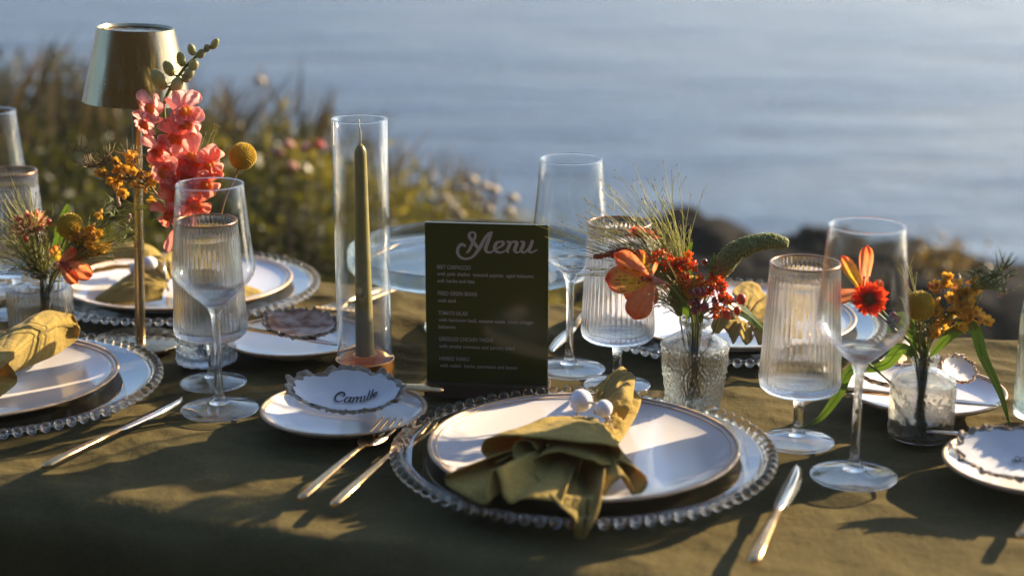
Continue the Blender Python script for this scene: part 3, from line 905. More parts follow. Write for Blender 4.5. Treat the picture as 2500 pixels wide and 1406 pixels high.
# ------------------------------------------------------------------ glasses
def make_wine():
    t = thing('wine_glass', (0, 0, 0), 'x', 'wine glass', 'tall clear wine glasses')
    f = MB()
    ft = MB(); ft.lathe([(0, 0.0006), (.0340, .0002), (.0356, .0008), (.0357, .0016), (.0340, .0024), (.020, .0042), (.0096, .0071), (0, .0071)], 72)
    ft.build('foot', M['foot'], t, local=True)
    fr = MB(); fr.lathe([(.0345, .0001), (.0358, .0006), (.0359, .0017), (.0345, .0025), (.0338, .0014)], 72, close='ring')
    fr.build('foot_rim', M['solid'], t, local=True)
    f.lathe([(0, .0072), (.0095, .0072), (.0055, .0115), (.0042, .0170), (.0036, .030),
             (.0034, .055), (.0036, .080), (.0044, .0915), (.0075, .0985), (.0068, .1010), (.0030, .1000), (0, .0995)], 64)
    f.build('stem', M['solid'], t, local=True)
    b = MB()
    outer = [(.0075, .0988), (.0130, .1035), (.0240, .1140), (.0330, .1235), (.0365, .1290), (.0376, .1335), (.0372, .1390), (.0350, .1600), (.0325, .1860), (.0303, .2120)]
    inner = [(.0300, .2124), (.0294, .2120), (.0316, .1860), (.0341, .1600), (.0362, .1390), (.0366, .1338), (.0355, .1298), (.0320, .1248), (.0230, .1160), (.0120, .1068), (.0060, .1040), (0, .1032)]
    b.lathe(outer + inner, 72)
    b.build('bowl', M['wine'], t, local=True)
    c = MB()
    c.lathe([(.0074, .0987), (.0128, .1035), (.0180, .1083), (.0215, .1118), (.0214, .1122), (.0176, .1093), (.0112, .1060), (.0056, .1042), (0, .1034)], 64)
    c.build('bowl_base', M['solid'], t, local=True)
    r = MB(); r.lathe([(.0304, .2118), (.0304, .2126), (.0298, .2130), (.0292, .2126), (.0293, .2118)], 72, close='ring')
    r.build('rim', M['solid'], t, local=True)
    return t
def make_ribbed():
    t = thing('ribbed_glass', (0, 0, 0), 'x', 'water glass', 'ribbed stemmed water glasses with copper rims')
    f = MB()
    ft = MB(); ft.lathe([(0, 0.0006), (.0305, .0002), (.0322, .0008), (.0322, .0016), (.0300, .0024), (.018, .0042), (.0086, .0069), (0, .0069)], 72)
    ft.build('foot', M['foot'], t, local=True)
    fr = MB(); fr.lathe([(.0310, .0001), (.0323, .0006), (.0324, .0017), (.0310, .0025), (.0303, .0014)], 72, close='ring')
    fr.build('foot_rim', M['solid'], t, local=True)
    f.lathe([(0, .0070), (.0085, .0070), (.0050, .0110), (.0042, .0170), (.0042, .0300), (.0052, .0385),
             (.0080, .0425), (.0070, .0440), (0, .0440)], 64)
    f.build('stem', M['solid'], t, local=True)
    nr = 44
    b = MB()
    outer = [(.0080, .0424), (.0200, .0445), (.0310, .0480), (.0342, .0515), (.0352, .0560), (.0350, .0620), (.0338, .0850), (.0322, .1150), (.0304, .1450), (.0296, .1605)]
    inner = [(.0284, .1605), (.0292, .1450), (.0309, .1150), (.0325, .0850), (.0336, .0640), (.0334, .0590), (.0320, .0560), (.0250, .0545), (.0120, .0538), (0, .0536)]
    no = len(outer)
    def rib(k, r, z, th):
        if z < .050 or k >= no and z < .06: return 0
        a = .00080 * min(1, (z - .050) / .008)
        c = abs(math.sin(nr * th / 2))
        return a * (c - .6) * (1 if k < no else .8)
    # densify the profile a little
    prof = outer + inner
    b.lathe(prof, nr * 8, rib=rib)
    b.build('bowl', M['ribbed'], t, local=True)
    r = MB(); r.lathe([(.0301, .1602), (.0302, .1610), (.0297, .1617), (.0284, .1617), (.0281, .1610), (.0283, .1602)], 88, close='ring')
    r.build('rim', M['rimgold'], t, local=True)
    return t
wine = make_wine(); ribbed = make_ribbed()
wl = [((537, 1000), 'tall wine glass left of the Camille shell, in front of the ribbed glass'),
      ((1390, 902), 'tall wine glass just right of the menu board'),
      ((2084, 1163), 'tall wine glass on the right with orange flowers seen through it'),
      ((6, 712), 'tall wine glass at the left edge, mostly cut off')]
rl = [((521, 935), 'ribbed water glass seen through the left wine glass'),
      ((1506, 942), 'ribbed water glass behind the orange lily and fine grass'),
      ((1946, 1078), 'ribbed water glass between the embossed vase and right wine glass'),
      ((48, 766), 'ribbed water glass at the left edge behind the small vase')]
for i, ((x, y), l) in enumerate(wl):
    o = wine if i == 0 else copy_tree(wine)
    place(o, P(x, y, ZT), 0.3 * i, l)
for i, ((x, y), l) in enumerate(rl):
    o = ribbed if i == 0 else copy_tree(ribbed)
    place(o, P(x, y, ZT), 0.2 * i, l)

# ------------------------------------------------------------------ brass table lamp
def build_lamp():
    b = P(343, 836, ZT)
    t = thing('table_lamp', b, 'slender brushed brass table lamp with a conical metal shade', 'lamp', rot=Quaternion((0, 1, 0), math.radians(2.4)))
    m_ = MB(); m_.lathe([(0, 0), (.0455, 0), (.0462, .0008), (.0462, .0030), (.0453, .0040), (.0100, .0046), (0, .0046)], 72)
    m_.build('base', M['lampgold'], t, local=True)
    top = PY(335, 66, b.y).z - b.z; bot = PY(335, 246, b.y).z - b.z
    p = MB(); p.lathe([(0, .0046), (.0052, .0046), (.0052, .1100), (.0049, .1100), (.0049, top - .012), (0, top - .012)], 28)
    p.build('pole', M['lampgold'], t, local=True, sharp=True)
    r0, r1 = .0375, .0535
    s_ = MB(); s_.lathe([(r0, top - .0003), (r0 + .0006, top - .0008), (r1 + .0006, bot), (r1 - .0006, bot), (r0 - .0012, top - .003)], 96, close='ring')
    s_.build('lamp_shade', M['lampgold'], t, local=True, sharp=True)
    c = MB(); c.lathe([(0, top - .004), (r0 - .0013, top - .004), (r0 - .0013, top - .007), (0, top - .007)], 64)
    c.build('shade_cap', M['lampgold'], t, local=True, sharp=True)
    g = MB(); g.lathe([(.0050, bot + .006), (.018, bot + .010), (.018, bot + .022), (.0050, bot + .026)], 40)
    g.build('light_diffuser', mat_simple('frosted lens', (0.7, 0.68, 0.62), 0.5), t, local=True)
build_lamp()

# ------------------------------------------------------------------ candle in glass cylinder
def build_candle():
    b = P(892, 918, ZT)
    t = thing('candle_holder', b, 'copper candle cup with a tall clear glass cylinder', 'candle holder')
    k = mpp(b.y)
    R = 72 * k
    hr = PY(889, 877, b.y - 0.0).z - b.z
    hr = 0.0185
    m_ = MB(); m_.lathe([(0, 0), (R - .001, 0), (R, .001), (R, hr), (R - .0011, hr + .0004), (R - .0016, hr), (R - .0016, .0025), (0, .0025)], 72)
    m_.build('cup', M['copper'], t, local=True, sharp=True)
    ri = 29 * k
    c = MB(); c.lathe([(0, .0026), (ri, .0026), (ri, .0225), (ri - .0010, .0228), (ri - .0016, .0222), (ri - .0016, .006), (0, .006)], 48)
    c.build('candle_socket', M['copper'], t, local=True, sharp=True)
    top = PY(883, 291, b.y).z - b.z
    Rg = 66.5 * k
    g = MB(); g.lathe([(Rg, .0028), (Rg, top), (Rg - .0006, top + .0005), (Rg - .0014, top), (Rg - .0014, .0028)], 80, close='ring')
    g.build('glass_cylinder', M['cylinder'], t, local=True)
    g2 = MB(); g2.lathe([(Rg + .0001, top - .0006), (Rg + .0001, top + .0004), (Rg - .0007, top + .0009), (Rg - .0015, top + .0004), (Rg - .0015, top - .0006)], 80, close='ring')
    g2.build('cylinder_rim', M['solid'], t, local=True)
    zt = PY(880, 352, b.y).z - b.z
    cc = thing('taper_candle', b + Vector((0, 0, .0062)), 'olive green taper candle with a white unlit wick', 'candle')
    w = MB()
    lean = Vector((.0003, 0, 0))
    z0 = 0; z1 = zt - .0062
    prof = [(0, .0094), (.10, .0092), (.5, .0076), (.9, .0060), (.955, .0058), (.975, .0053), (.990, .0036), (1.0, .0014)]
    w.tube([Vector((0, 0, z0 + (z1 - z0) * u)) + lean * u for u, r in prof], [r for u, r in prof], 28)
    w.build('wax_body', M['wax'], cc, local=True)
    x = MB(); wt = PY(880, 293, b.y).z - b.z - .0062
    x.tube([Vector((.0003, 0, z1 - .002)), Vector((.0008, 0, z1 + .010)), Vector((-.0007, .001, z1 + .018)), Vector((-.0004, 0, wt))], [.0009, .0008, .0007, .0006], 8)
    x.build('wick', M['wick'], cc, local=True)
build_candle()

# ------------------------------------------------------------------ menu board
def ribbon(mb, pts, fn, k, n=10, lift=0.0):
    """flat pen stroke: pts (x, y, w) in drawing units; fn maps (x, y) to 3D; k = width factor"""
    q = crom([Vector((p[0], p[1], p[2])) for p in pts], (len(pts) - 1) * n + 1)
    vs = []
    for i, p in enumerate(q):
        a = q[max(i - 1, 0)]; b = q[min(i + 1, len(q) - 1)]
        d = Vector((b.x - a.x, b.y - a.y)); d.normalize(); nn = Vector((-d.y, d.x))
        w = max(p.z, 6) * 0.5 * k
        vs.append(fn(p.x + nn.x * w, p.y + nn.y * w, lift)); vs.append(fn(p.x - nn.x * w, p.y - nn.y * w, lift))
    o = len(mb.v); mb.v += [tuple(v) for v in vs]
    for i in range(len(q) - 1):
        mb.f.append((o + i * 2, o + i * 2 + 1, o + i * 2 + 3, o + i * 2 + 2))
    # round ends
    for e, pt in ((0, pts[0]), (1, pts[-1])):
        o = len(mb.v); r = max(pt[2], 6) * 0.5 * k
        for j in range(12):
            a = 2 * PI * j / 12; mb.v.append(tuple(fn(pt[0] + r * math.cos(a), pt[1] + r * math.sin(a), lift * 1.02 + 2e-5 * (1 + e))))
        mb.f.append(tuple(range(o, o + 12)))
def build_menu():
    bl = P(1036, 968, ZT); br = P(1337, 979, ZT)
    ax = (br - bl); Wd = ax.length; ax.normalize(); q = Vector((1, 0, 0)).rotation_difference(ax)
    org = (bl + br) / 2
    t = thing('menu_board', org, 'dark olive acrylic menu board with taupe lettering in a brown base', 'menu', rot=q)
    back = q @ Vector((0, 1, 0)); 
    # plane of the board front: y_local = 0.013
    yf = 0.010
    def loc(x, y):      # photo pixel -> local x, z on the front face
        d = ray(x, y); o_ = org + back * yf
        tt = (o_ - CAM).dot(back) / d.dot(back)
        p = q.inverted() @ (CAM + d * tt - org)
        return p.x, p.z
    xl, zt = loc(1038, 545); xr, zt2 = loc(1337, 548)
    zb = loc(1190, 936)[1]
    base = MB(); base.box((-Wd / 2, 0.0, 0), (Wd / 2, 0.030, zb))
    base.build('base_block', M['menu_base'], t, local=True, smooth=False)
    bd = MB(); bd.box((xl, yf, zb - .008), (xr, yf + .0035, (zt + zt2) / 2))
    # bevelled edge gives the bright yellow green side
    bdo = bd.build('board', M['menu'], t, local=True, smooth=False)
    Me = mat_leaf('acrylic edge', (0.20, 0.19, 0.015), (0.22, 0.20, 0.02), 0.5, 0.2, island=False)
    for (a, b_) in (((xr + .00005, yf + .0001, zb + .0002), (xr + .0009, yf + .0034, zt - .0002)), ((xl - .0005, yf + .0001, zb + .0002), (xl - .00005, yf + .0034, zt - .0002)),
                    ((xl, yf + .0001, zt + .00005), (xr, yf + .0034, zt + .0005))):
        e = MB(); e.box(a, b_); e.build('board_edge', Me, t, local=True, smooth=False)
    S = 11.36
    def fn(x, y, lift):
        X, Z = loc(1100 + x / S, 550 + y / S); return (X, yf - .0002 - lift, Z)
    strokes = [
     [(405,575,60),(370,545,80),(310,530,85),(245,575,88),(205,650,88),(195,740,88),(225,830,85),(310,905,75),(430,930,62),(560,900,66),(660,825,80),(740,720,96),(830,590,100),(920,420,92),(1010,285,80),(1085,210,56),(1160,182,18)],
     [(440,762,34),(490,722,64),(540,650,78),(590,530,82),(650,400,84),(688,300,70),(678,225,66),(610,192,52),(545,215,72),(517,280,85),(545,360,92),(610,440,96),(700,550,100),(775,650,60)],
     [(1150,200,50),(1108,270,84),(1060,400,98),(1010,530,100),(975,640,104),(990,715,84),(1060,752,60),(1130,740,56),(1200,695,48),(1300,640,48),(1400,580,58),(1462,525,84),(1455,462,76),(1380,452,50),(1290,480,80),(1237,560,95),(1227,640,100),(1262,710,90),(1340,752,62),(1430,745,52),(1530,700,45)],
     [(1562,455,44),(1615,455,60),(1650,490,96),(1618,590,98),(1575,690,86),(1605,752,50)],
     [(1640,550,44),(1690,480,58),(1775,452,62),(1838,485,98),(1810,590,100),(1780,685,100),(1825,752,58),(1895,738,54),(1965,690,50)],
     [(1950,452,44),(2005,455,60),(2032,490,90),(2000,590,95),(1962,680,96),(2005,752,58),(2085,730,58),(2160,650,60)],
     [(2270,440,88),(2232,550,95),(2178,680,95),(2215,750,58),(2300,730,46),(2392,682,44)]]
    mb = MB()
    for i, s_ in enumerate(strokes): ribbon(mb, s_, fn, 1.0, 10, 0.00006 * i)
    mb.build('title_lettering', M['print'], t, local=True, smooth=False, label='large script word Menu')
    lines = [("BEET CARPACCIO", 1067, 1149, 656, 1.0), ("with pink shallot  toasted pepitas  aged balsamic", 1067, 1303, 672, .9), ("soft herbs and feta", 1068, 1159, 689, .9),
             ("FRIED GREEN BEANS", 1069, 1165, 720, 1.0), ("with aioli", 1069, 1113, 737, .9), ("TOMATO SALAD", 1070, 1142, 768, 1.0),
             ("with heirloom basil, sesame seeds  black vinegar", 1071, 1303, 784, .9), ("balsamic", 1071, 1113, 801, .9), ("GRIDDLED CHICKEN THIGHS", 1072, 1204, 831, 1.0),
             ("with smoky romesco and parsley salad", 1072, 1256, 848, .9), ("HERBED FARRO", 1073, 1146, 879, 1.0), ("with radish  herbs, parmesan and lemon", 1074, 1263, 895, .9)]
    for (txt, x0, x1, yb, k) in lines:
        cu = bpy.data.curves.new('line', 'FONT'); cu.body = txt; cu.size = 1.0; cu.extrude = 0.0; cu.offset = 0.012
        o = bpy.data.objects.new('line', cu); sc.collection.objects.link(o)
        bpy.context.view_layer.update()
        me = bpy.data.meshes.new_from_object(o.evaluated_get(bpy.context.evaluated_depsgraph_get()))
        bpy.data.objects.remove(o); bpy.data.curves.remove(cu)
        n = len(me.vertices); co = np.empty(n * 3, np.float32); me.vertices.foreach_get('co', co); co = co.reshape(-1, 3)
        mn, mx = co[:, 0].min(), co[:, 0].max()
        X0, Z0 = loc(x0, yb); X1, _ = loc(x1, yb); _, Zc = loc(x0, yb - 9.6 * k)
        sx = (X1 - X0) / (mx - mn); sy = (Zc - Z0) / 0.70
        out_ = np.empty_like(co); out_[:, 0] = X0 + (co[:, 0] - mn) * sx; out_[:, 1] = yf - .0003; out_[:, 2] = Z0 + co[:, 1] * sy
        me.vertices.foreach_set('co', out_.ravel()); me.update()
        me.materials.clear(); me.materials.append(M['print']); me.name = 'text_line'
        oo = bpy.data.objects.new('text_line', me); sc.collection.objects.link(oo); oo.parent = t
        oo['label'] = 'menu line reading ' + ' '.join(txt.split())
build_menu()

# ------------------------------------------------------------------ oyster shells
def shell(center, w, h, yaw, tilt, seed, label, inner, outer, depth=0.010, writing=None, roll=0.0):
    q = Quaternion((0, 0, 1), yaw) @ Quaternion((1, 0, 0), tilt) @ Quaternion((0, 1, 0), roll)
    t = thing('oyster_shell', center, label, 'oyster shell', 'oyster shell place cards', rot=q)
    def Rr(th):
        c, s_ = math.cos(th), math.sin(th)
        base = 1.0 - 0.06 * c + 0.16 * max(0, -c) ** 6
        j = 0.09 * noise.noise(Vector((c * 2 + seed, s_ * 2, seed))) + 0.13 * noise.noise(Vector((c * 4.5 + seed, s_ * 4.5, seed))) + 0.03 * noise.noise(Vector((c * 16, s_ * 16, seed)))
        return base * (1 + j)
    def hz(x, y):
        r = math.hypot(x / (w / 2), y / (h / 2)); return depth * r ** 2.2
    def top(u, v):
        th = 2 * PI * u; r = v * Rr(th) * 0.90
        x, y = r * math.cos(th) * w / 2, r * math.sin(th) * h / 2
        z = hz(x, y) + 0.0010 + 0.0010 * noise.noise(Vector((x * 60, y * 60, seed))) * v
        return (x, y, z)
    def body(u, v):
        th = 2 * PI * u; r = v * Rr(th)
        fr = 0.0040 * noise.noise(Vector((math.cos(th) * 9, math.sin(th) * 9, seed + v * 9))) + 0.0026 * noise.noise(Vector((math.cos(th) * 24, math.sin(th) * 24, seed + v * 30)))
        r *= 1 + 0.03 * math.sin(v * 40) * v
        x, y = r * math.cos(th) * w / 2, r * math.sin(th) * h / 2
        z = hz(x, y) - 0.0030 * (1 - v ** 6) + fr * v ** 2
        return (x, y, z)
    b = MB(); b.grid(body, 150, 26); b.build('shell_body', M[outer], t, local=True, solid=0.0012)
    a = MB(); a.grid(top, 120, 20); a.build('shell_interior', M[inner], t, local=True)
    if writing:
        nrm = q @ Vector((0, 0, 1)); c0 = Vector(center) + nrm * 0.004
        def fn(x, y, lift):
            X, Y_ = writing['map'](x, y); d = ray(X, Y_)
            tt = (c0 - CAM).dot(nrm) / d.dot(nrm)
            for _ in range(3):
                p = q.inverted() @ (CAM + d * tt - Vector(center))
                target = hz(p.x, p.y) + 0.0016 + 0.0010 * noise.noise(Vector((p.x * 60, p.y * 60, seed))) * 0.6
                c1 = Vector(center) + nrm * target
                tt = (c1 - CAM).dot(nrm) / d.dot(nrm)
            p = q.inverted() @ (CAM + d * tt - Vector(center))
            p.z += 0.0011 + lift
            return p
        m_ = MB()
        for i, s_ in enumerate(writing['strokes']): ribbon(m_, s_, fn, writing['k'], 8, 0.00004 * i)
        m_.build('name_lettering', M['ink'], t, local=True, smooth=False, label=writing['label'])
    return t
cam_str = [
 [(675,535,26),(735,470,60),(722,392,66),(640,355,60),(530,365,56),(420,440,62),(340,540,66),(322,640,60),(370,720,50),(470,752,36),(580,738,30),(660,688,22)],
 [(1030,575,40),(960,578,30),(880,575,32),(790,630,48),(737,710,56),(770,780,42),(860,770,30),(945,690,36),(1010,600,40)],
 [(1045,560,44),(990,660,50),(948,755,50),(1000,782,28),(1085,735,22)],
 [(1105,572,34),(1150,590,50),(1120,680,50),(1085,782,48)],
 [(1130,680,20),(1220,592,34),(1305,565,52),(1290,660,50),(1252,775,48)],
 [(1290,670,20),(1390,580,34),(1475,565,54),(1460,650,50),(1420,752,46),(1490,748,26)],
 [(1560,548,26),(1625,535,46),(1615,610,45),(1565,730,42)],
 [(1480,750,22),(1690,702,24),(1820,652,24),(1950,570,22)],
 [(1840,292,42),(1800,450,50),(1705,695,38)],
 [(1990,242,42),(1925,440,50),(1845,635,36)],
 [(2000,522,24),(2080,452,28),(2145,370,46),(2100,362,26),(2025,425,48),(1985,520,46),(2050,558,30),(2170,450,22)]]
cb = BP['camille']
sh_c = P(862, 975, 0.027)
shell(sh_c, 0.0960, 0.0600, 0.0, math.radians(22), 3.0, 'white oyster shell with Camille written on it, left of the menu board', 'shell_in', 'shell_out', 0.012,
      {'map': lambda x, y: (800 + x / 17.86, 940 + y / 17.86), 'strokes': cam_str, 'k': 1.3, 'label': 'handwritten name Camille'})
shell(P(745, 800, 0.026), 0.0780, 0.0520, math.radians(-24), math.radians(18), 8.0, 'brown blotched oyster shell on the small plate left of the candle', 'shell_brown', 'shell_out', 0.006)
shell(P(2190, 925, 0.024), 0.0620, 0.0380, math.radians(8), math.radians(12), 12.0, 'pale oyster shell lying behind the short round vase', 'shell_in', 'shell_out', 0.005)
shell(P(2335, 908, 0.034), 0.0420, 0.0300, math.radians(35), math.radians(40), 15.0, 'upright tip of an oyster shell right of the short round vase', 'shell_in', 'shell_brown', 0.006)
gs = [[(1640,640,14),(1600,600,14),(1550,620,14),(1560,670,14),(1620,690,14),(1650,640,14),(1700,620,14),(1760,640,14)],
      [(1600,690,14),(1560,660,14),(1500,660,14),(1495,685,14),(1540,700,14),(1640,680,14),(1750,690,14)]]
shell(P(2478, 1118, 0.030), 0.0800, 0.0640, math.radians(-20), math.radians(20), 21.0, 'white oyster shell with script lettering cut off by the right edge', 'shell_in', 'shell_out', 0.006,
      {'map': lambda x, y: (2280 + x / 7.81, 1040 + y / 7.81), 'strokes': gs, 'k': 1.2, 'label': 'start of a handwritten name'})

# ------------------------------------------------------------------ cake stand, bottle
def build_stand():
    t = thing('cake_stand', Vector((-0.039, 1.745, ZT)), 'wide round glass cake stand on a pedestal behind the menu board', 'cake stand')
    R = 0.137
    p = MB()
    p.lathe([(0, 0), (.055, 0), (.056, .003), (.040, .008), (.012, .020), (.009, .040), (.012, .062), (.025, .068), (0, .069)], 56)
    p.build('pedestal', M['stand_glass'], t, local=True)
    d = MB()
    d.lathe([(0, .0695), (.11, .0695), (.128, .0700), (R - .003, .0710), (R, .0735), (R, .0890), (R - .0025, .0905), (R - .006, .0890), (R - .007, .0765), (.118, .0745), (0, .0745)], 96)
    d.build('dish', M['stand_glass'], t, local=True)
build_stand()
def build_bottle():
    b = P(2536, 1020, ZT); t = thing('glass_bottle', b, 'pale green glass bottle cut off by the right edge of the photo', 'bottle')
    R = .0235
    o = [(0, .003), (R * .8, .001), (R * .97, .003), (R, .010), (R, .095), (R * .9, .110), (R * .62, .128), (R * .5, .140), (R * .48, .190), (R * .55, .192), (R * .55, .198), (R * .46, .199),
         (R * .40, .190), (R * .42, .140), (R * .55, .126), (R * .82, .109), (R * .91, .094), (R * .91, .012), (R * .7, .008), (0, .008)]
    m_ = MB(); m_.lathe(o, 56); m_.build('bottle_body', M['aqua'], t, local=True)
    w = MB(); w.lathe([(0, .0085), (R * .895, .0125), (R * .895, .078), (0, .078)], 48); w.build('water', mat_glass('bottle water', (0.97, 0.99, 0.98), 0.3, ior=1.33), t, local=True)
build_bottle()

# ------------------------------------------------------------------ vases
VB = {'ribbed_small': P(107, 856, ZT), 'hobnail': P(505, 880, ZT), 'medallion': P(1692, 1000, ZT), 'round': P(2246, 1064, ZT)}
def vase_shell(prof, th):
    """closed double wall from an outer profile (bottom to lip)"""
    inner = [(max(0.0008, r - th), z) for r, z in prof[::-1]]
    inner = [(r, z) for r, z in inner if z > prof[0][1] + th * 1.6]
    return [(0, prof[0][1] + 0.0008)] + prof + [(prof[-1][0] - th * .5, prof[-1][1] + .0004)] + inner + [(inner[-1][0] * .8, th * 1.8), (0, th * 1.7)]
M['vwater'] = mat_glass('vase water', (0.985, 0.99, 0.965), 0.30, ior=1.33)
def build_vases():
    # a) small ribbed vase, left
    b = VB['ribbed_small']; k = mpp(b.y); R = 78 * k; H = PY(107, 700, b.y).z - b.z
    t = thing('ribbed_vase', b, 'squat ribbed glass bud vase with mixed flowers at the left', 'vase')
    prof = [(R * .9, 0), (R * .98, .002), (R, .006), (R, H - .004), (R * .97, H - .001), (R * .85, H + .0005), (R * .50, H + .002), (R * .42, H + .005), (R * .42, H + .013), (R * .50, H + .015), (R * .50, H + .019)]
    def rib(kk, r, z, th): return .0007 * (abs(math.sin(18 * th)) - .6) if (r > R * .93 and .004 < z < H - .002) else 0
    m_ = MB(); m_.lathe(vase_shell(prof, .0022), 36 * 8, rib=rib); m_.build('vase_body', M['ribbed'], t, local=True)
    w = MB(); w.lathe([(0, .0045), (R - .0020, .0055), (R - .0020, H * .72), (0, H * .72)], 64); w.build('water', M['vwater'], t, local=True)
    # b) hobnail tumbler, behind the ribbed glass
    b = VB['hobnail']; k = mpp(b.y); R = 71 * k; H = .088
    t = thing('hobnail_vase', b, 'clear hobnail tumbler vase with scalloped foot holding the coral snapdragon', 'vase')
    prof = [(R * .88, .0), (R * .93, .002), (R * .96, .010), (R * 1.0, H * .7), (R * 1.03, H)]
    m_ = MB(); m_.lathe(vase_shell(prof, .0028), 96); m_.build('vase_body', M['solid'], t, local=True)
    bb = MB(); bb.ball((0, 0, 0), .0021, 10, 7); me = bb.mesh('hobnail', M['solid'])
    for j in range(5):
        for i in range(20):
            a = 2 * PI * (i + .5 * (j % 2)) / 20; z = .014 + j * .0085; rr = R * (.965 + .035 * z / H)
            inst('hobnail', me, t, (rr * math.cos(a), rr * math.sin(a), z))
    f = MB()
    f.lathe([(R * .84, 0.0003), (R * 1.0, .0003), (R * 1.03, .004), (R * .97, .010), (R * .94, .010), (R * .86, .003)], 18 * 8, rib=lambda kk, r, z, th: (.0022 * (abs(math.sin(9 * th)) - .5) if r > R * .93 else 0), close='ring')
    f.build('scalloped_foot', M['solid'], t, local=True)
    w = MB(); w.lathe([(0, .0048), (R * .94 - .0025, .0052), (R - .0026, H * .7), (0, H * .7)], 48); w.build('water', M['vwater'], t, local=True)
    # c) embossed apothecary vase
    b = VB['medallion']; k = mpp(b.y)
    Hs = PY(1697, 836, b.y).z - b.z; Hn = PY(1697, 806, b.y).z - b.z; Hl = PY(1697, 786, b.y).z - b.z
    Rt = 82 * k; Rb = 63 * k; Rn = 27 * k
    t = thing('embossed_vase', b, 'pale pressed glass vase with oval medallion and flared lip, middle of the table', 'vase')
    prof = [(Rb * .9, 0), (Rb * .98, .0015), (Rb, .005), (Rt * .93, Hs * .6), (Rt * .99, Hs * .93), (Rt, Hs * .98), (Rt * .97, Hs), (Rt * .80, Hs + (Hn - Hs) * .35), (Rn * 1.25, Hn - .001), (Rn, Hn + .001), (Rn, Hl - .003), (Rn * 1.48, Hl - .001), (Rn * 1.5, Hl + .0025)]
    def med(kk, r, z, th):
        if r < Rb * .9 or z > Hs: return 0
        v = 0
        for c in range(6):
            a0 = -PI / 2 + 2 * PI * c / 6
            da = (th - a0 + PI) % (2 * PI) - PI
            ex = da * Rt / .0125; ez = (z - Hs * .52) / .0185
            d = math.hypot(ex, ez)
            v += .0008 * math.exp(-((d - 1.0) / .07) ** 2) + .0006 * math.exp(-((d - .74) / .06) ** 2)
            if d < .62: v += .0009 * noise.noise(Vector((ex * 5, ez * 6, 2 + c)))
            elif d > 1.08: v += .00045 * max(0, noise.noise(Vector((th * 14, z * 380, 1))))
        if z < Hs * .13: v += .0006 * abs(math.sin(th * 12))
        return v
    # dense outer wall
    dense = []
    for i in range(len(prof) - 1):
        (r0, z0), (r1, z1) = prof[i], prof[i + 1]
        ns = max(1, int(abs(z1 - z0) / .0009))
        for s_ in range(ns): dense.append((r0 + (r1 - r0) * s_ / ns, z0 + (z1 - z0) * s_ / ns))
    dense.append(prof[-1])
    no = len(dense) + 1
    full = vase_shell(prof, .0026); inner = full[1 + len(prof):]
    m_ = MB(); m_.lathe([(0, .0008)] + dense + inner, 360, rib=lambda kk, r, z, th: med(kk, r, z, th) if kk < no else 0)
    m_.build('vase_body', M['solidv'], t, local=True)
    w = MB(); w.lathe([(0, .0050), (Rb - .0023, .0055), (Rt * .93 - .0023, Hs * .6), (Rt * .985 - .0023, Hs * .86), (0, Hs * .86)], 64); w.build('water', M['vwater'], t, local=True)
    # d) round short vase
    b = VB['round']; k = mpp(b.y)
    Hs = PY(2246, 922, b.y).z - b.z; Hn = PY(2246, 900, b.y).z - b.z; Hl = PY(2250, 876, b.y).z - b.z
    R = 80 * k; Rn = 29 * k
    t = thing('round_vase', b, 'short round clear vase with yellow blossoms, right of the wine glass', 'vase')
    prof = [(R * .86, 0), (R * .97, .0025), (R, .006), (R, Hs * .9), (R * .96, Hs), (R * .75, Hs + (Hn - Hs) * .5), (Rn * 1.2, Hn), (Rn, Hn + .002), (Rn, Hl - .003), (Rn * 1.2, Hl - .001), (Rn * 1.2, Hl + .003)]
    dense = []
    for i in range(len(prof) - 1):
        (r0, z0), (r1, z1) = prof[i], prof[i + 1]
        ns = max(1, int(abs(z1 - z0) / .0012))
        for s_ in range(ns): dense.append((r0 + (r1 - r0) * s_ / ns, z0 + (z1 - z0) * s_ / ns))
    dense.append(prof[-1]); no = len(dense) + 1
    def emb(kk, r, z, th):
        if kk >= no or r < R * .9 or z > Hs * .95: return 0
        return .0005 * noise.noise(Vector((math.cos(th) * 9, math.sin(th) * 9, z * 330))) + .0004 * noise.noise(Vector((math.cos(th) * 3, math.sin(th) * 3, z * 120)))
    full = vase_shell(prof, .0024); inner = full[1 + len(prof):]
    m_ = MB(); m_.lathe([(0, .0008)] + dense + inner, 240, rib=emb); m_.build('vase_body', M['solidv'], t, local=True)
    w = MB(); w.lathe([(0, .0045), (R - .0024, .0062), (R - .0022, Hs * .86), (0, Hs * .86)], 64); w.build('water', M['vwater'], t, local=True)
M['solidv'] = mat_glass('pressed vase glass', (0.99, 0.99, 0.975), 0.25)
build_vases()

# ------------------------------------------------------------------ napkins
def loft(mb, hem, neck, nr, bulge=0.006, n=70, rows=18, seed=0, sag=0.0):
    """ruled cloth from a gathered neck to a traced hem. hem: list of 3D points"""
    H = crom(hem, n); neck = Vector(neck)
    def fn(u, v):
        h = H[min(n - 1, int(round(u * (n - 1))))]
        d = (h - neck); dn = Vector((d.x, d.y, d.z * 1.2)); dn.normalize()
        a = neck + dn * nr
        p = a.lerp(h, v)
        p.z += bulge * math.sin(PI * v) * (1 - sag) 
        w = noise.noise(Vector((u * 9 + seed, v * 3.2, seed))) * 0.0050 * math.sin(PI * min(1, v * 1.1)) + noise.noise(Vector((u * 22 + seed, v * 4.0, seed + 4))) * 0.0022 * (1 - .6 * v) + noise.noise(Vector((u * 40 + seed, v * 12.0, seed + 9))) * 0.0009
        p.z += w; p.x += w * .5
        return p
    mb.grid(fn, n - 1, rows)
def Z5(x, y, z): return P(1060 + x / 3.195, 880 + y / 3.195, z)
def Z6(x, y, z): return P(x / 3.195, 560 + y / 3.195, z)
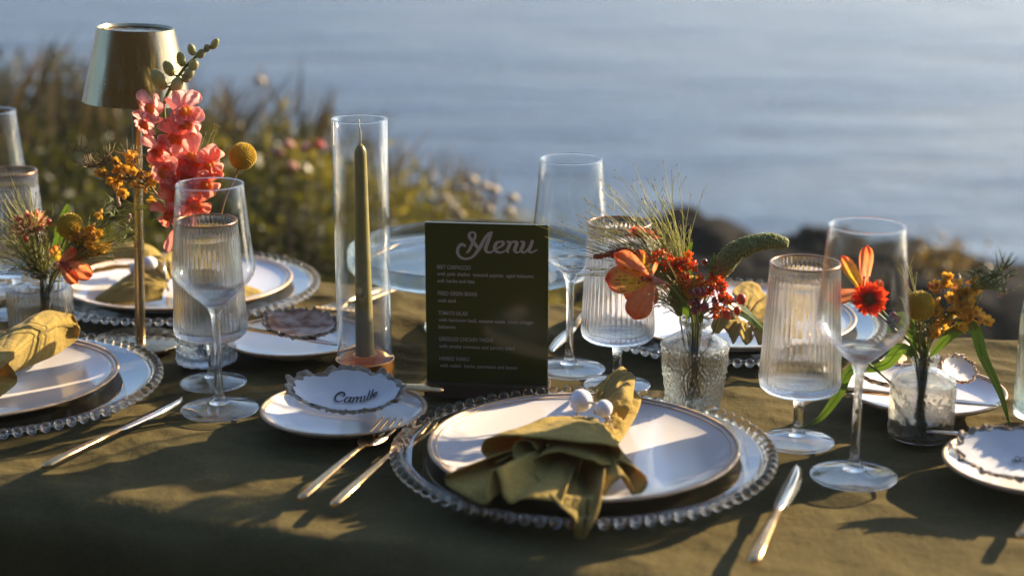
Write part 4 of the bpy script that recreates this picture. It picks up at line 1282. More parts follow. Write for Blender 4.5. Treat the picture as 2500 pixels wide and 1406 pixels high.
def ring_with_pearls(name, center, normal, r, p1, r1, p2, r2, label):
    t = thing(name, center, label, 'napkin ring', 'silver napkin rings with two pearls')
    m_ = MB(); q = Vector((0, 0, 1)).rotation_difference(Vector(normal).normalized())
    pts = [Vector(center) + q @ Vector((r * math.cos(a), r * math.sin(a) * .72, 0)) for a in [2 * PI * i / 40 for i in range(41)]]
    m_.tube(pts, .0013, 8, cap=False); m_.build('ring_wire', M['silver'], t)
    for p, rr in ((p1, r1), (p2, r2)):
        s_ = MB(); s_.ball(p, rr, 28, 18); s_.build('pearl', M['pearl'], t)
    return t
def front_napkin():
    neck = Z5(1215, 430, .040)
    t = thing('napkin', P(1400, 1120, PT + .006), 'fanned mustard linen napkin with pearl ring on the nearest plate', 'napkin', 'mustard linen napkins')
    def H(l): return [Z5(*p) for p in l]
    mb = MB()
    loft(mb, H([(560,760,.034),(470,800,.031),(395,745,.030),(368,690,.036),(385,630,.044),(450,598,.048),(600,588,.049),(800,600,.050),(1050,628,.050),(1300,650,.049),(1430,680,.045),(1456,740,.038),(1400,815,.032),(1280,800,.036),(1150,755,.040),(1000,715,.042),(880,722,.041),(800,770,.036),(768,830,.030)]),
         neck, .009, .004, 110, 20, 1)
    loft(mb, H([(768,830,.030),(800,905,.0275),(870,1010,.026),(960,1110,.025),(1050,1190,.024),(1108,1250,.021),(1098,1330,.013),(1105,1375,.008),(1170,1380,.009),(1222,1290,.018),(1280,1170,.025),(1312,1000,.030),(1335,840,.034)]),
         neck, .008, -.013, 90, 20, 2)
    loft(mb, H([(600,700,.040),(330,790,.036),(110,880,.032),(85,915,.027),(105,975,.024),(250,1060,.023),(400,1118,.0225),(400,1020,.030),(425,900,.038),(475,852,.041),(515,930,.036),(540,1060,.027),(600,1112,.0235),(710,1075,.026),(850,1085,.025),(980,1100,.024),(1020,1020,.028)]),
         neck, .008, -.003, 120, 20, 3)
    loft(mb, H([(880,650,.046),(872,700,.041),(790,765,.036),(650,800,.034),(610,730,.037),(625,650,.043),(690,620,.046),(760,640,.045),(800,700,.040)]), neck, .007, -.002, 70, 16, 4)
    loft(mb, H([(1335,860,.028),(1440,790,.034),(1580,845,.035),(1655,915,.032),(1660,980,.028),(1600,1040,.0235),(1545,1045,.023),(1545,985,.029),(1485,910,.034),(1400,950,.029),(1330,1050,.0245),(1300,1110,.0225)]),
         neck, .007, -.002, 90, 16, 5)
    loft(mb, H([(1240,220,.040),(1340,140,.038),(1455,50,.038),(1510,85,.041),(1562,125,.046),(1556,240,.048),(1535,360,.044),(1478,465,.033)]), Z5(1250, 440, .036), .010, .006, 70, 16, 6)
    loft(mb, H([(1500,150,.034),(1562,235,.036),(1612,305,.034),(1580,420,.028),(1500,560,.0235),(1440,645,.0235),(1380,660,.034)]), Z5(1260, 450, .032), .009, .003, 60, 14, 7)
    for i_, v in enumerate(mb.v):   # keep the linen off the plate
        x, y, z = v
        c = CH['front']; r = math.hypot(x - c.x, y - c.y)
        lim = PT + .0078 + (.010 * max(0, (r - .105) / .028) if r < .133 else .010 if r < .140 else 0.0)
        if r > .15: lim = .0185 if r < .166 else .006
        if z < lim: mb.v[i_] = (x, y, lim + (z - lim) * .05)
    mb.build('linen', M['napkin'], t, solid=0.0008)
    pa = Z5(1148, 322, .058); pb = Z5(1325, 375, .057)
    pa = P(1418, 978, .052); pb = P(1474, 997, .050)
    d1 = mpp(pa.y)
    ring_with_pearls('napkin_ring', Z5(1240, 440, .040), (0.45, 0.85, 0.1), .0165, pa, 29 * d1, pb, 22 * d1, 'silver ring with two white pearls round the nearest fanned napkin')
front_napkin()
def side_napkin():
    t = thing('napkin', Z6(150, 1000, PT + .006), 'rolled mustard linen napkin on the front left plate', 'napkin', 'mustard linen napkins')
    mb = MB()
    B = crom([Z6(*p) for p in [(-160,900,.045),(20,822,.050),(140,750,.054),(290,665,.056),(420,642,.056),(535,682,.052),(592,728,.047)]], 60)
    C = crom([Z6(*p) for p in [(-200,1190,.050),(-60,1075,.052),(60,985,.054),(280,812,.055),(430,742,.053),(545,735,.049),(606,752,.045)]], 60)
    D = crom([Z6(*p) for p in [(-200,1290,.0215),(-60,1200,.0215),(130,1112,.022),(400,988,.023),(550,905,.025),(608,845,.031),(622,792,.040)]], 60)
    back = Vector((.10, .9, 0))
    def fold(u, v):
        i = int(round(u * 59)); b_, c_, d_ = B[i], C[i], D[i]
        e = math.sqrt(max(0, 1 - max(0, (u - .86) / .14) ** 2))
        ctrl = [b_ + back * .016 * e + Vector((0, 0, -.016 * e)), b_, b_.lerp(c_, .5) + Vector((0, 0, .006 * e)), c_ + Vector((0, 0, .001)), c_ + Vector((0, -.001 * e, -.003 * e)),
                c_ + back * .012 * e + Vector((0, 0, -.006 * e)), c_.lerp(d_, .42) + Vector((0, -.003 * e, .006 * e)), c_.lerp(d_, .75) + Vector((0, -.003 * e, .003 * e)), d_]
        t_ = v * 8; k_ = min(int(t_), 7); f_ = t_ - k_
        p0 = ctrl[max(k_ - 1, 0)]; p1 = ctrl[k_]; p2 = ctrl[k_ + 1]; p3 = ctrl[min(k_ + 2, 8)]
        p = 0.5 * ((2 * p1) + (p2 - p0) * f_ + (2 * p0 - 5 * p1 + 4 * p2 - p3) * f_ * f_ + (3 * p1 - p0 - 3 * p2 + p3) * f_ ** 3)
        w = .0028 * noise.noise(Vector((u * 5, v * 6, 3))) + .0014 * noise.noise(Vector((u * 12 + v * 6, v * 14, 8)))
        return p + Vector((w * .4, -w * .5, w))
    mb.grid(fold, 59, 64)
    hem = [Z6(*p) for p in [(-60,880,.050),(0,915,.052),(40,950,.050),(75,1040,.042),(125,1130,.034),(132,1190,.028),(60,1260,.025),(-20,1310,.024),(-120,1340,.024)]]
    loft(mb, hem, Z6(-420, 1060, .035), .012, .004, 60, 16, 11)
    for i_, v in enumerate(mb.v):
        x, y, z = v; c = CH['frontleft']; r = math.hypot(x - c.x, y - c.y)
        lim = PT + .0078 + (.010 * max(0, (r - .105) / .028) if r < .140 else .010)
        if z < lim: mb.v[i_] = (x, y, lim)
    mb.build('linen', M['napkin'], t, solid=0.0008)
side_napkin()
def back_left_napkin():
    t = thing('napkin', P(440, 700, PT + .006), 'looped mustard linen napkin behind the brass lamp', 'napkin', 'mustard linen napkins')
    c = CH['backleft']
    mb = MB()
    # arching band
    Yc = c.y + 0.01
    cl = [PY(x, y, Yc) for x, y in [(178, 668), (205, 642), (245, 616), (295, 603), (335, 602), (372, 615), (400, 645), (418, 680)]]
    cl = crom(cl, 40)
    def band(u, v):
        p = cl[int(round(u * 39))].copy()
        wv = .050 * (1 - .45 * u)
        p.y += (v - .5) * wv + .004 * math.sin(u * 6)
        p.z += .005 * math.sin(PI * v) - .010 * (1 - v) * math.sin(PI * min(1, u * 1.1)) + .0025 * noise.noise(Vector((u * 5, v * 4, 1)))
        return p
    mb.grid(band, 39, 14)
    # flat layer below left
    loft(mb, [P(232, 655, .030), P(215, 668, .024), P(245, 662, .022), P(320, 645, .024)], P(410, 640, .03), .01, 0.002, 40, 10, 3)
    loft(mb, [P(340, 655, .036), P(300, 680, .030), P(255, 712, .024), P(232, 730, .0205), P(250, 738, .019), P(320, 742, .020), P(395, 732, .020)], P(424, 690, .034), .010, .008, 60, 16, 5)
    loft(mb, [P(372, 625, .05), P(400, 622, .052), P(440, 612, .05), P(500, 640, .040), P(580, 690, .026), P(628, 706, .022), P(640, 722, .018), P(612, 735, .016), P(540, 742, .020), P(450, 725, .022)], P(424, 690, .034), .010, .006, 80, 16, 6)
    for i_, v in enumerate(mb.v):
        x, y, z = v; r = math.hypot(x - c.x, y - c.y)
        lim = PT + .0078 + (.010 * max(0, (r - .105) / .028) if r < .140 else .010)
        if z < lim: mb.v[i_] = (x, y, lim)
    mb.build('linen', M['napkin'], t, solid=0.0012)
    p1 = PY(365, 645, c.y - .045); p2 = PY(330, 656, c.y - .045); k = mpp(p1.y)
    rc = P(405, 675, .040)
    ring_with_pearls('napkin_ring', rc, (0.9, 0.2, 0.1), .016, p1, 19 * k, p2, 15 * k, 'silver ring with two pearls beside the lamp stem')
back_left_napkin()
def back_right_napkin():
    t = thing('napkin', P(1810, 800, PT + .006), 'gathered mustard linen napkin behind the embossed vase', 'napkin', 'mustard linen napkins')
    c = CH['backright']; mb = MB()
    neck = P(1818, 778, .036)
    loft(mb, [P(1800, 735, .050), P(1788, 712, .052), P(1812, 690, .054), P(1845, 692, .052), P(1862, 712, .046), P(1880, 722, .036), P(1915, 700, .048), P(1945, 726, .036), P(1975, 716, .042), P(1985, 760, .028), P(1940, 790, .030), P(1950, 825, .022), P(1890, 815, .032), P(1880, 850, .022), P(1850, 842, .023)], neck, .008, .004, 100, 18, 21)
    loft(mb, [P(1775, 752, .045), P(1745, 775, .036), P(1736, 800, .028), P(1752, 815, .024), P(1765, 800, .034), P(1778, 815, .027), P(1790, 838, .022), P(1805, 818, .032), P(1822, 842, .022), P(1838, 828, .024)], neck, .007, .005, 90, 16, 22)
    for i_, v in enumerate(mb.v):
        x, y, z = v; r = math.hypot(x - c.x, y - c.y)
        lim = PT + .0078 + (.010 * max(0, (r - .105) / .028) if r < .140 else .010)
        if z < lim: mb.v[i_] = (x, y, lim)
    mb.build('linen', M['napkin'], t, solid=0.0012)
    p1 = PY(1783, 738, c.y - .05); p2 = PY(1812, 757, c.y - .05); k = mpp(p1.y)
    ring_with_pearls('napkin_ring', P(1818, 785, .038), (0.75, 0.6, 0.1), .017, p1, 17 * k, p2, 16 * k, 'silver ring with two pearls behind the middle bouquet')
back_right_napkin()

# ------------------------------------------------------------------ flowers
def petal_fn(b, d, nrm, L, Wd, curl=0.0, cup=0.0, ruf=0.0, tipw=0.55, seed=0, k=3, point=0.0):
    b = Vector(b); d = Vector(d).normalized(); nrm = Vector(nrm); nrm = (nrm - d * nrm.dot(d)).normalized(); side = d.cross(nrm)
    def fn(u, v):
        w = 2 * u - 1
        prof = (v ** 0.55) * (1 - max(0, (v - tipw) / (1 - tipw)) ** (2.2 if not point else 1.2)) ** 0.5 if v < 1 else 0.0
        ww = Wd * .5 * max(prof, .04 if v < .05 else 0.02)
        z = curl * L * v * v + cup * Wd * w * w * prof + ruf * L * math.sin(k * PI * w + seed) * v * v + ruf * .6 * L * noise.noise(Vector((w * 2 + seed, v * 3, seed)))
        return b + d * (L * v) + side * (w * ww) + nrm * z
    return fn
def petal(mb, b, d, nrm, L, Wd, curl=0.0, cup=0.0, ruf=0.0, tipw=.55, seed=0, nu=8, nv=8, col=None, k=3, point=0.0):
    mb.grid(petal_fn(b, d, nrm, L, Wd, curl, cup, ruf, tipw, seed, k, point), nu, nv, col)
def mixc(a, b, t): t = max(0, min(1, t)); return tuple(a[i] + (b[i] - a[i]) * t for i in range(3))
def vbase(v): return VB[v]
def rx(a, axis, d): return Quaternion(axis, a) @ d

def stem_from(vase, pts, r0=.0014, r1=.0010):
    b = vbase(vase); base = b + Vector((random.uniform(-.006, .006), random.uniform(-.006, .006), .008))
    return crom([base] + list(pts), 24), [r0 + (r1 - r0) * i / 23 for i in range(24)]

def flower_thing(name, vase, label, cat, group=None):
    b = vbase(vase); return thing(name, b + Vector((0, 0, .008)), label, cat, group)

def craspedia(vase, px, py, rpx, dy, path, label):
    b = vbase(vase); c = PY(px, py, b.y + dy); k = mpp(c.y); R = rpx * k
    t = flower_thing('billy_ball', vase, label, 'flower', 'round yellow billy ball flowers')
    pts, rr = stem_from(vase, [PY(x, y, b.y + dy * (i + 1) / (len(path) + 1)) for i, (x, y) in enumerate(path)] + [c])
    s_ = MB(); s_.tube(pts, rr, 7); s_.build('stem', M['brownstem'], t)
    h = MB(); h.ball(c, R * .86, 20, 14)
    n = 380
    for i in range(n):
        z = 1 - 2 * (i + .5) / n; a = i * 2.39996; q = math.sqrt(1 - z * z); d = Vector((q * math.cos(a), q * math.sin(a), z))
        h.ball(c + d * R * .90, (R * .062, R * .062, R * (.10 + .05 * random.random())), 5, 4, Vector((0, 0, 1)).rotation_difference(d))
    h.build('flower_head', M['craspedia'], t)
    return t
craspedia('hobnail', 592, 382, 33, .02, [(520, 640), (545, 500), (575, 430)], 'yellow billy ball flower standing alone left of the candle')
craspedia('ribbed_small', 170, 552, 32, -.005, [(120, 690), (140, 630)], 'yellow billy ball flower in the squat ribbed vase')
craspedia('medallion', 1692, 706, 34, .004, [(1700, 780)], 'brownish yellow billy ball half hidden by red blossoms in the embossed vase')
craspedia('round', 2246, 746, 37, -.004, [(2250, 880), (2243, 820)], 'yellow billy ball flower in the short round vase')

# wax flower sprays: small cupped blossoms, shared mesh
def blossom_mesh(name, mat, R, n=5, curl=.35, wf=.62, point=0.0, core=True):
    mb = MB()
    for i in range(n):
        a = 2 * PI * i / n
        d = Vector((math.cos(a), math.sin(a), .35)); petal(mb, (0, 0, 0), d, (0, 0, 1), R, R * wf * 1.3, curl, .25, .05, .5, i, 5, 5, point=point)
    mb.tube([(0, 0, -R * .9), (0, 0, -R * .35), (0, 0, .0002)], [R * .10, R * .30, R * .34], 7)
    me = mb.mesh(name, mat)
    return me
me_wax = blossom_mesh('blossom', M['amber_bloom'], .0066)
me_milk = blossom_mesh('blossom', M['milkweed'], .0062, 5, .15, .5, 1.0)
me_core_b = MB(); me_core_b.ball((0, 0, .0014), (.0018, .0018, .0016), 8, 6); me_core = me_core_b.mesh('flower_center', M['center'])
def rand_face():
    d = Vector((random.gauss(.2, .6), random.gauss(-.8, .5), random.gauss(.4, .5))).normalized()
    return Vector((0, 0, 1)).rotation_difference(d)
def spray(vase, branches, blooms, label, cat, group, me, stemmat, dy=0.0, leafy=True, core=True, needle=14, scale=1.0, name='flower_spray', jitter=.01):
    b = vbase(vase); t = flower_thing(name, vase, label, cat, group); off = wloc(t)
    s_ = MB()
    tips = []
    for br in branches:
        pts = [PY(x, y, b.y + dy + random.uniform(-.004, .004)) for x, y in br]
        base = b + Vector((random.uniform(-.005, .005), random.uniform(-.005, .005), .010))
        if br[0][1] < 0: pass
        q = crom([base] + pts, 22) if len(branches) and br is branches[0] else crom(pts, 18)
        s_.tube(q, [.0011 + (.0005 - .0011) * i / (len(q) - 1) for i in range(len(q))], 5)
        tips.append(q)
        if leafy:
            for k in range(needle):
                i = random.randint(len(q) // 3, len(q) - 1); d = Vector((random.gauss(0, 1), random.gauss(0, .6), abs(random.gauss(.6, .6)))).normalized()
                s_.tube([q[i], q[i] + d * .009, q[i] + d * .016 + Vector((0, 0, .002))], [.0005, .0005, .0002], 4)
    for (x, y) in blooms:
        c = PY(x, y, b.y + dy + random.uniform(-jitter, jitter))
        best = min((p for q in tips for p in q[5:]), key=lambda p: (p - c).length + (0.02 if p.z > c.z else 0))
        s_.tube([best, best.lerp(c, .6) + Vector((0, 0, -.002)), c], [.0006, .0005, .0005], 4)
        q = rand_face(); o = inst('blossom', me, t, c - off, q, scale * random.uniform(.85, 1.2))
        if core: inst('flower_center', me_core, o, (0, 0, 0))
    s_.build('stems', stemmat, t)
    return t
def scatter(cx, cy, sx, sy, n): return [(random.gauss(cx, sx), random.gauss(cy, sy)) for _ in range(n)]
spray('hobnail', [[(470, 700), (440, 600), (400, 500), (350, 440), (290, 400), (215, 372), (180, 370)], [(400, 500), (370, 460), (320, 440), (260, 430)], [(290, 400), (250, 400), (212, 410)], [(385, 480), (345, 420), (310, 380)]],
      scatter(305, 415, 26, 18, 13) + scatter(345, 440, 28, 22, 14) + [(307, 378), (330, 455), (285, 445), (268, 438)], 'waxflower spray with amber blossoms left of the lamp stem', 'flower', 'amber waxflower sprays', me_wax, M['brownstem'], .01, needle=26)
spray('ribbed_small', [[(125, 690), (165, 630), (205, 600), (235, 575)], [(165, 640), (200, 630), (240, 620)], [(150, 660), (180, 620), (215, 560)]],
      scatter(215, 580, 22, 20, 16) + scatter(235, 600, 14, 14, 10), 'amber waxflower cluster beside the billy ball in the squat vase', 'flower', 'amber waxflower sprays', me_wax, M['stem'], -.005, needle=22)
spray('round', [[(2262, 870), (2290, 810), (2320, 760), (2370, 700), (2420, 672), (2455, 655)], [(2280, 820), (2300, 790), (2340, 750), (2385, 755)], [(2370, 700), (2410, 700), (2450, 712)], [(2262, 860), (2270, 810), (2290, 760)]],
      scatter(2335, 725, 26, 20, 18) + scatter(2365, 770, 20, 16, 14) + scatter(2290, 790, 12, 24, 9) + [(2345, 800), (2290, 815), (2385, 765)], 'amber waxflower spray leaning right out of the short round vase', 'flower', 'amber waxflower sprays', me_wax, M['stem'], 0.0, needle=30)
spray('round', [[(2262, 870), (2280, 790), (2300, 720), (2308, 690)]], scatter(2312, 688, 10, 8, 16), 'small golden yarrow head above the waxflowers on the right', 'flower', None, me_wax, M['brownstem'], .004, needle=4, scale=.55, jitter=.004)
# bud branches
def bud_branch(vase, branches, buds, label, dy, mat='budpale', r=.0026):
    b = vbase(vase); t = flower_thing('bud_branch', vase, label, 'twig', 'thin bud branches'); s_ = MB(); tips = []
    for i, br in enumerate(branches):
        pts = [PY(x, y, b.y + dy) for x, y in br]
        q = crom(([b + Vector((0, 0, .010))] if i == 0 else []) + pts, 18); tips.append(q)
        s_.tube(q, [.0011 - .0006 * k / 17 for k in range(18)], 5)
        for k in range(7):
            j = random.randint(8, 17); d = Vector((random.gauss(0, 1), random.gauss(0, .5), abs(random.gauss(.4, .5)))).normalized()
            s_.tube([q[j], q[j] + d * .008, q[j] + d * .013], [.0005, .0004, .0002], 4)
    s_.build('stems', M['stem'], t)
    for (x, y) in buds:
        c = PY(x, y, b.y + dy); best = min((p for q in tips for p in q), key=lambda p: (p - c).length)
        m_ = MB(); m_.ball(c, (r * .8, r * .8, r * 1.15), 10, 8); m_.tube([best, c], .0005, 4); m_.build('bud', M[mat], t)
M['budpale'] = mat_simple('pale pink bud', (0.42, 0.28, 0.19), 0.5, 0, 0.2, 200)
bud_branch('ribbed_small', [[(130, 690), (180, 620), (225, 560), (255, 510), (285, 488)], [(225, 560), (270, 530), (310, 528)], [(200, 590), (260, 550), (300, 555), (330, 565)], [(215, 570), (260, 580), (300, 590)]], [(287, 486), (290, 498), (312, 537), (316, 528)], 'thin branch with pale buds reaching towards the lamp stem', -.004)
bud_branch('round', [[(2262, 860), (2310, 780), (2360, 715), (2400, 690), (2452, 660)], [(2375, 700), (2378, 668), (2400, 660)], [(2365, 708), (2420, 702), (2440, 712)], [(2400, 690), (2440, 672), (2455, 678)]], [(2457, 652), (2402, 661), (2458, 676), (2440, 718), (2453, 712)], 'thin branch with green buds at the far right of the yellow bouquet', .006)

# fine panic grass
def panic(vase, root, fans, label, dy, n_seed=2, thick=.00030):
    b = vbase(vase); t = flower_thing('grass_sprig', vase, label, 'grass', 'fine seeded grass sprigs')
    g = MB(); sd = MB()
    r0 = PY(root[0], root[1], b.y + dy * .4)
    g.tube(crom([b + Vector((0, 0, .010)), b.lerp(r0, .6), r0], 12), .0008, 5)
    for (cx, cy, sx, sy, n) in fans:
        for i in range(n):
            x = random.gauss(cx, sx); y = random.gauss(cy, sy)
            tip = PY(x, y, b.y + dy + random.gauss(0, .018))
            st = r0 + Vector((random.gauss(0, .0015), random.gauss(0, .0015), 0))
            mid = st.lerp(tip, .5) + Vector((random.gauss(0, .003), random.gauss(0, .003), .003 + abs(random.gauss(0, .003))))
            q = crom([st, mid, tip], 9)
            g.tube(q, [thick * 1.7, thick * 1.6, thick * 1.5, thick * 1.3, thick * 1.2, thick, thick * .9, thick * .8, thick * .7], 3, cap=False)
            d = (tip - mid).normalized()
            sd.ball(tip, (.00055, .00055, .0013), 5, 4, Vector((0, 0, 1)).rotation_difference(d))
            for k in range(n_seed):
                j = random.randint(3, 7); dd = (d + Vector((random.gauss(0, .5), random.gauss(0, .5), random.gauss(0, .3)))).normalized(); e = q[j] + dd * random.uniform(.006, .014)
                g.tube([q[j], e], [thick * .8, thick * .6], 3, cap=False)
                sd.ball(e, (.00050, .00050, .0012), 5, 4, Vector((0, 0, 1)).rotation_difference(dd))
    a = g.build('stalks', M['grass'], t); a['kind'] = 'stuff'
    s2 = sd.build('seeds', M['seed'], t); s2['kind'] = 'stuff'
panic('medallion', (1670, 700), [(1500, 470, 50, 40, 16), (1565, 490, 55, 45, 24), (1600, 540, 40, 35, 20), (1420, 560, 60, 35, 22), (1580, 600, 35, 28, 24), (1670, 570, 18, 24, 9), (1430, 650, 50, 30, 12)], 'cloud of fine pale grass spreading left from the embossed vase', .012)
panic('medallion', (1660, 770), [(1605, 700, 22, 22, 24), (1620, 730, 18, 16, 20)], 'short grass tuft under the orange lily in the embossed vase', -.002)
panic('ribbed_small', (105, 680), [(30, 590, 35, 40, 50), (70, 600, 30, 35, 45), (20, 480, 30, 35, 20), (120, 590, 22, 40, 25), (0, 640, 30, 20, 20)], 'fine green grass tuft in the squat ribbed vase', -.006)
panic('ribbed_small', (150, 660), [(290, 590, 45, 22, 22), (310, 560, 30, 18, 14)], 'thin grass reaching right past the lamp stem', -.004)
panic('hobnail', (460, 520), [(495, 330, 28, 22, 18), (470, 430, 18, 30, 12), (320, 500, 35, 20, 16)], 'fine grass stalks behind the snapdragon', .025)
panic('round', (2255, 850), [(2225, 690, 18, 22, 10), (2235, 800, 14, 14, 10)], 'few thin grass stalks in the short round vase', .006)

# milkweed clusters in the embossed vase
spray('medallion', [[(1695, 770), (1685, 720), (1668, 660)], [(1680, 700), (1660, 670), (1640, 640)], [(1685, 710), (1700, 660)]], scatter(1655, 640, 24, 16, 26) + scatter(1672, 672, 18, 14, 12), 'large scarlet milkweed cluster at the top of the embossed vase bouquet', 'flower', 'scarlet milkweed clusters', me_milk, M['stem'], -.010, leafy=False, scale=.85, jitter=.006)
spray('medallion', [[(1705, 775), (1725, 735), (1745, 700)], [(1710, 770), (1740, 750), (1775, 720)]], scatter(1738, 700, 16, 12, 12) + scatter(1765, 715, 14, 14, 10) + scatter(1748, 752, 9, 9, 5), 'smaller scarlet milkweed cluster right of the brownish billy ball', 'flower', 'scarlet milkweed clusters', me_milk, M['stem'], -.012, leafy=False, scale=.85, jitter=.005)
def berries(vase, path, pts, r, label, mat, dy):
    b = vbase(vase); t = flower_thing('berry_sprig', vase, label, 'berries', 'berry sprigs'); s_ = MB()
    q = crom([b + Vector((0, 0, .010))] + [PY(x, y, b.y + dy) for x, y in path], 16); s_.tube(q, .0008, 5)
    for (x, y) in pts:
        c = PY(x, y, b.y + dy + random.uniform(-.004, .004)); best = min(q[9:], key=lambda p: (p - c).length); s_.tube([best, c], .0004, 4)
        m_ = MB(); rr = r * random.uniform(.85, 1.15); m_.ball(c, (rr, rr, rr * 1.15), 14, 10); m_.build('berry', M[mat], t)
    s_.build('stems', M['stem'], t)
berries('medallion', [(1700, 780), (1705, 750)], [(1690, 716), (1703, 713), (1716, 711), (1688, 738), (1702, 736), (1745, 733), (1695, 758), (1714, 752), (1722, 748)], .0034, 'dusky red berries low in the embossed vase bouquet', 'berry', -.022)
berries('medallion', [(1712, 778), (1745, 755)], [(1810, 730), (1800, 758), (1774, 768)], .0040, 'three orange red buds hanging at the right of the embossed vase', 'budred', -.012)
berries('medallion', [(1700, 775), (1730, 680), (1745, 640)], [(1745, 655), (1736, 672), (1752, 672), (1748, 680), (1720, 640)], .0026, 'tiny dark buds beside the green amaranth', 'berry', .004)
berries('ribbed_small', [(105, 680), (90, 580), (85, 530)], [(87, 520), (66, 527), (44, 535), (120, 543), (62, 585)], .0030, 'red berries above the peach strawflower', 'budred', -.012)
berries('round', [(2262, 870), (2285, 720), (2290, 690)], [(2275, 700), (2286, 695), (2296, 702), (2280, 712), (2292, 712), (2268, 696)], .0016, 'tiny coral buds left of the golden yarrow', 'budred', -.002)
berries('round', [(2255, 870), (2210, 800)], [(2180, 770), (2190, 778), (2185, 790), (2172, 784)], .0028, 'dark purple berries seen through the right wine glass', 'berry', .000)
# spikes
def spike(vase, stem, path, radii, label, mat, dy, n, bump_r, name='amaranth_spike'):
    b = vbase(vase); t = flower_thing(name, vase, label, 'flower', None)
    pts = [PY(x, y, b.y + dy) for x, y in path]; q = crom(pts, 60); k = mpp(b.y)
    s_ = MB(); s_.tube(crom([b + Vector((0, 0, .01))] + [PY(x, y, b.y + dy * .8) for x, y in stem] + [pts[0]], 16), .0013, 6); s_.build('stem', M['stem'], t)
    m_ = MB(); R = [np.interp(i / 59, np.linspace(0, 1, len(radii)), radii) * k for i in range(60)]
    m_.tube(q, [r * .8 for r in R], 10)
    for i in range(n):
        u = random.random() * 58; j = int(u); c = q[j].lerp(q[j + 1], u - j); d = Vector((random.gauss(0, 1), random.gauss(0, 1), random.gauss(0, 1))); ax = (q[j + 1] - q[j]).normalized(); d = (d - ax * d.dot(ax)).normalized()
        rr = R[j]; m_.ball(c + d * rr * random.uniform(.78, 1.08), (bump_r * random.uniform(.7, 1.2),) * 3, 5, 4)
    m_.build('flower_head', M[mat], t)
spike('medallion', [(1710, 775), (1735, 700)], [(1752, 680), (1768, 645), (1795, 615), (1835, 597), (1880, 588), (1924, 597)], [13, 24, 24, 22, 19, 17, 9], 'fuzzy green amaranth spike curving right from the embossed vase', 'amaranth', .006, 4200, .00085)
spike('medallion', [(1690, 775), (1640, 690)], [(1580, 618), (1530, 614), (1500, 619), (1448, 628)], [3, 6, 9, 10, 7, 3], 'small rust red amaranth tassel poking left above the lily', 'redamaranth', -.006, 420, .0008, 'amaranth_tassel')
spike('ribbed_small', [(112, 690)], [(120, 640), (112, 600), (100, 570)], [3, 4, 4, 2], 'brown seed head among the grass in the squat vase', 'redamaranth', .004, 120, .0007, 'seed_head')
# strawflowers
def strawflower(vase, path, c_px, face, rpx, colA, colB, label, dy, colC=(0.35, 0.12, 0.02)):
    b = vbase(vase); c = PY(c_px[0], c_px[1], b.y + dy); k = mpp(c.y); R = rpx * k
    t = flower_thing('strawflower', vase, label, 'flower', None)
    pts, rr = stem_from(vase, [PY(x, y, b.y + dy * .7) for x, y in path] + [c]); s_ = MB(); s_.tube(pts, rr, 6); s_.build('stem', M['stem'], t)
    f = Vector(face).normalized(); q = Vector((0, 0, 1)).rotation_difference(f)
    for ring_, (n, tilt, L) in enumerate([(20, .10, 1.0), (18, .38, .95), (16, .75, .75), (14, 1.15, .50)]):
        mb = MB()
        for i in range(n):
            a = 2 * PI * (i + .5 * (ring_ % 2)) / n + random.uniform(-.06, .06)
            d = q @ Vector((math.cos(a) * math.cos(tilt), math.sin(a) * math.cos(tilt), math.sin(tilt)))
            petal(mb, c + q @ Vector((math.cos(a) * R * .15, math.sin(a) * R * .15, 0)), d + Vector((0, 0, random.gauss(0, .10))), f, R * L * random.uniform(.72, .98), R * random.uniform(.34, .46), random.uniform(-.15, .35), .2, .05, .4, i, 4, 6, col=lambda u, v: mixc(colA, colB, v), point=1)
        mb.build('petal_ring', M['petal'], t)
    m_ = MB(); m_.ball(c + f * R * .15, (R * .36, R * .36, R * .2), 14, 8, q)
    for i in range(70):
        rr_ = R * .34 * math.sqrt(i / 70); a = i * 2.4; m_.ball(c + q @ Vector((rr_ * math.cos(a), rr_ * math.sin(a), R * (.33 - .10 * i / 70))), R * .035, 5, 4)
    M_c = mat_simple('strawflower center', colC, 0.7, 0, 0.3, 200); m_.build('flower_center', M_c, t)
strawflower('round', [(2235, 870), (2190, 800)], (2126, 730), (-.35, -.85, .25), 46, (0.62, 0.10, 0.01), (0.72, 0.045, 0.012), 'vivid red strawflower seen through the right wine glass', -.008)
strawflower('medallion', [(1680, 775), (1620, 680)], (1568, 580), (.15, .35, .9), 42, (0.60, 0.34, 0.12), (0.60, 0.06, 0.03), 'rusty strawflower wrapped in fine grass above the lily', .020)
strawflower('ribbed_small', [(100, 690), (85, 620)], (76, 556), (-.1, -.45, .85), 50, (0.62, 0.22, 0.09), (0.78, 0.48, 0.26), 'peach strawflower in the squat ribbed vase', -.004)
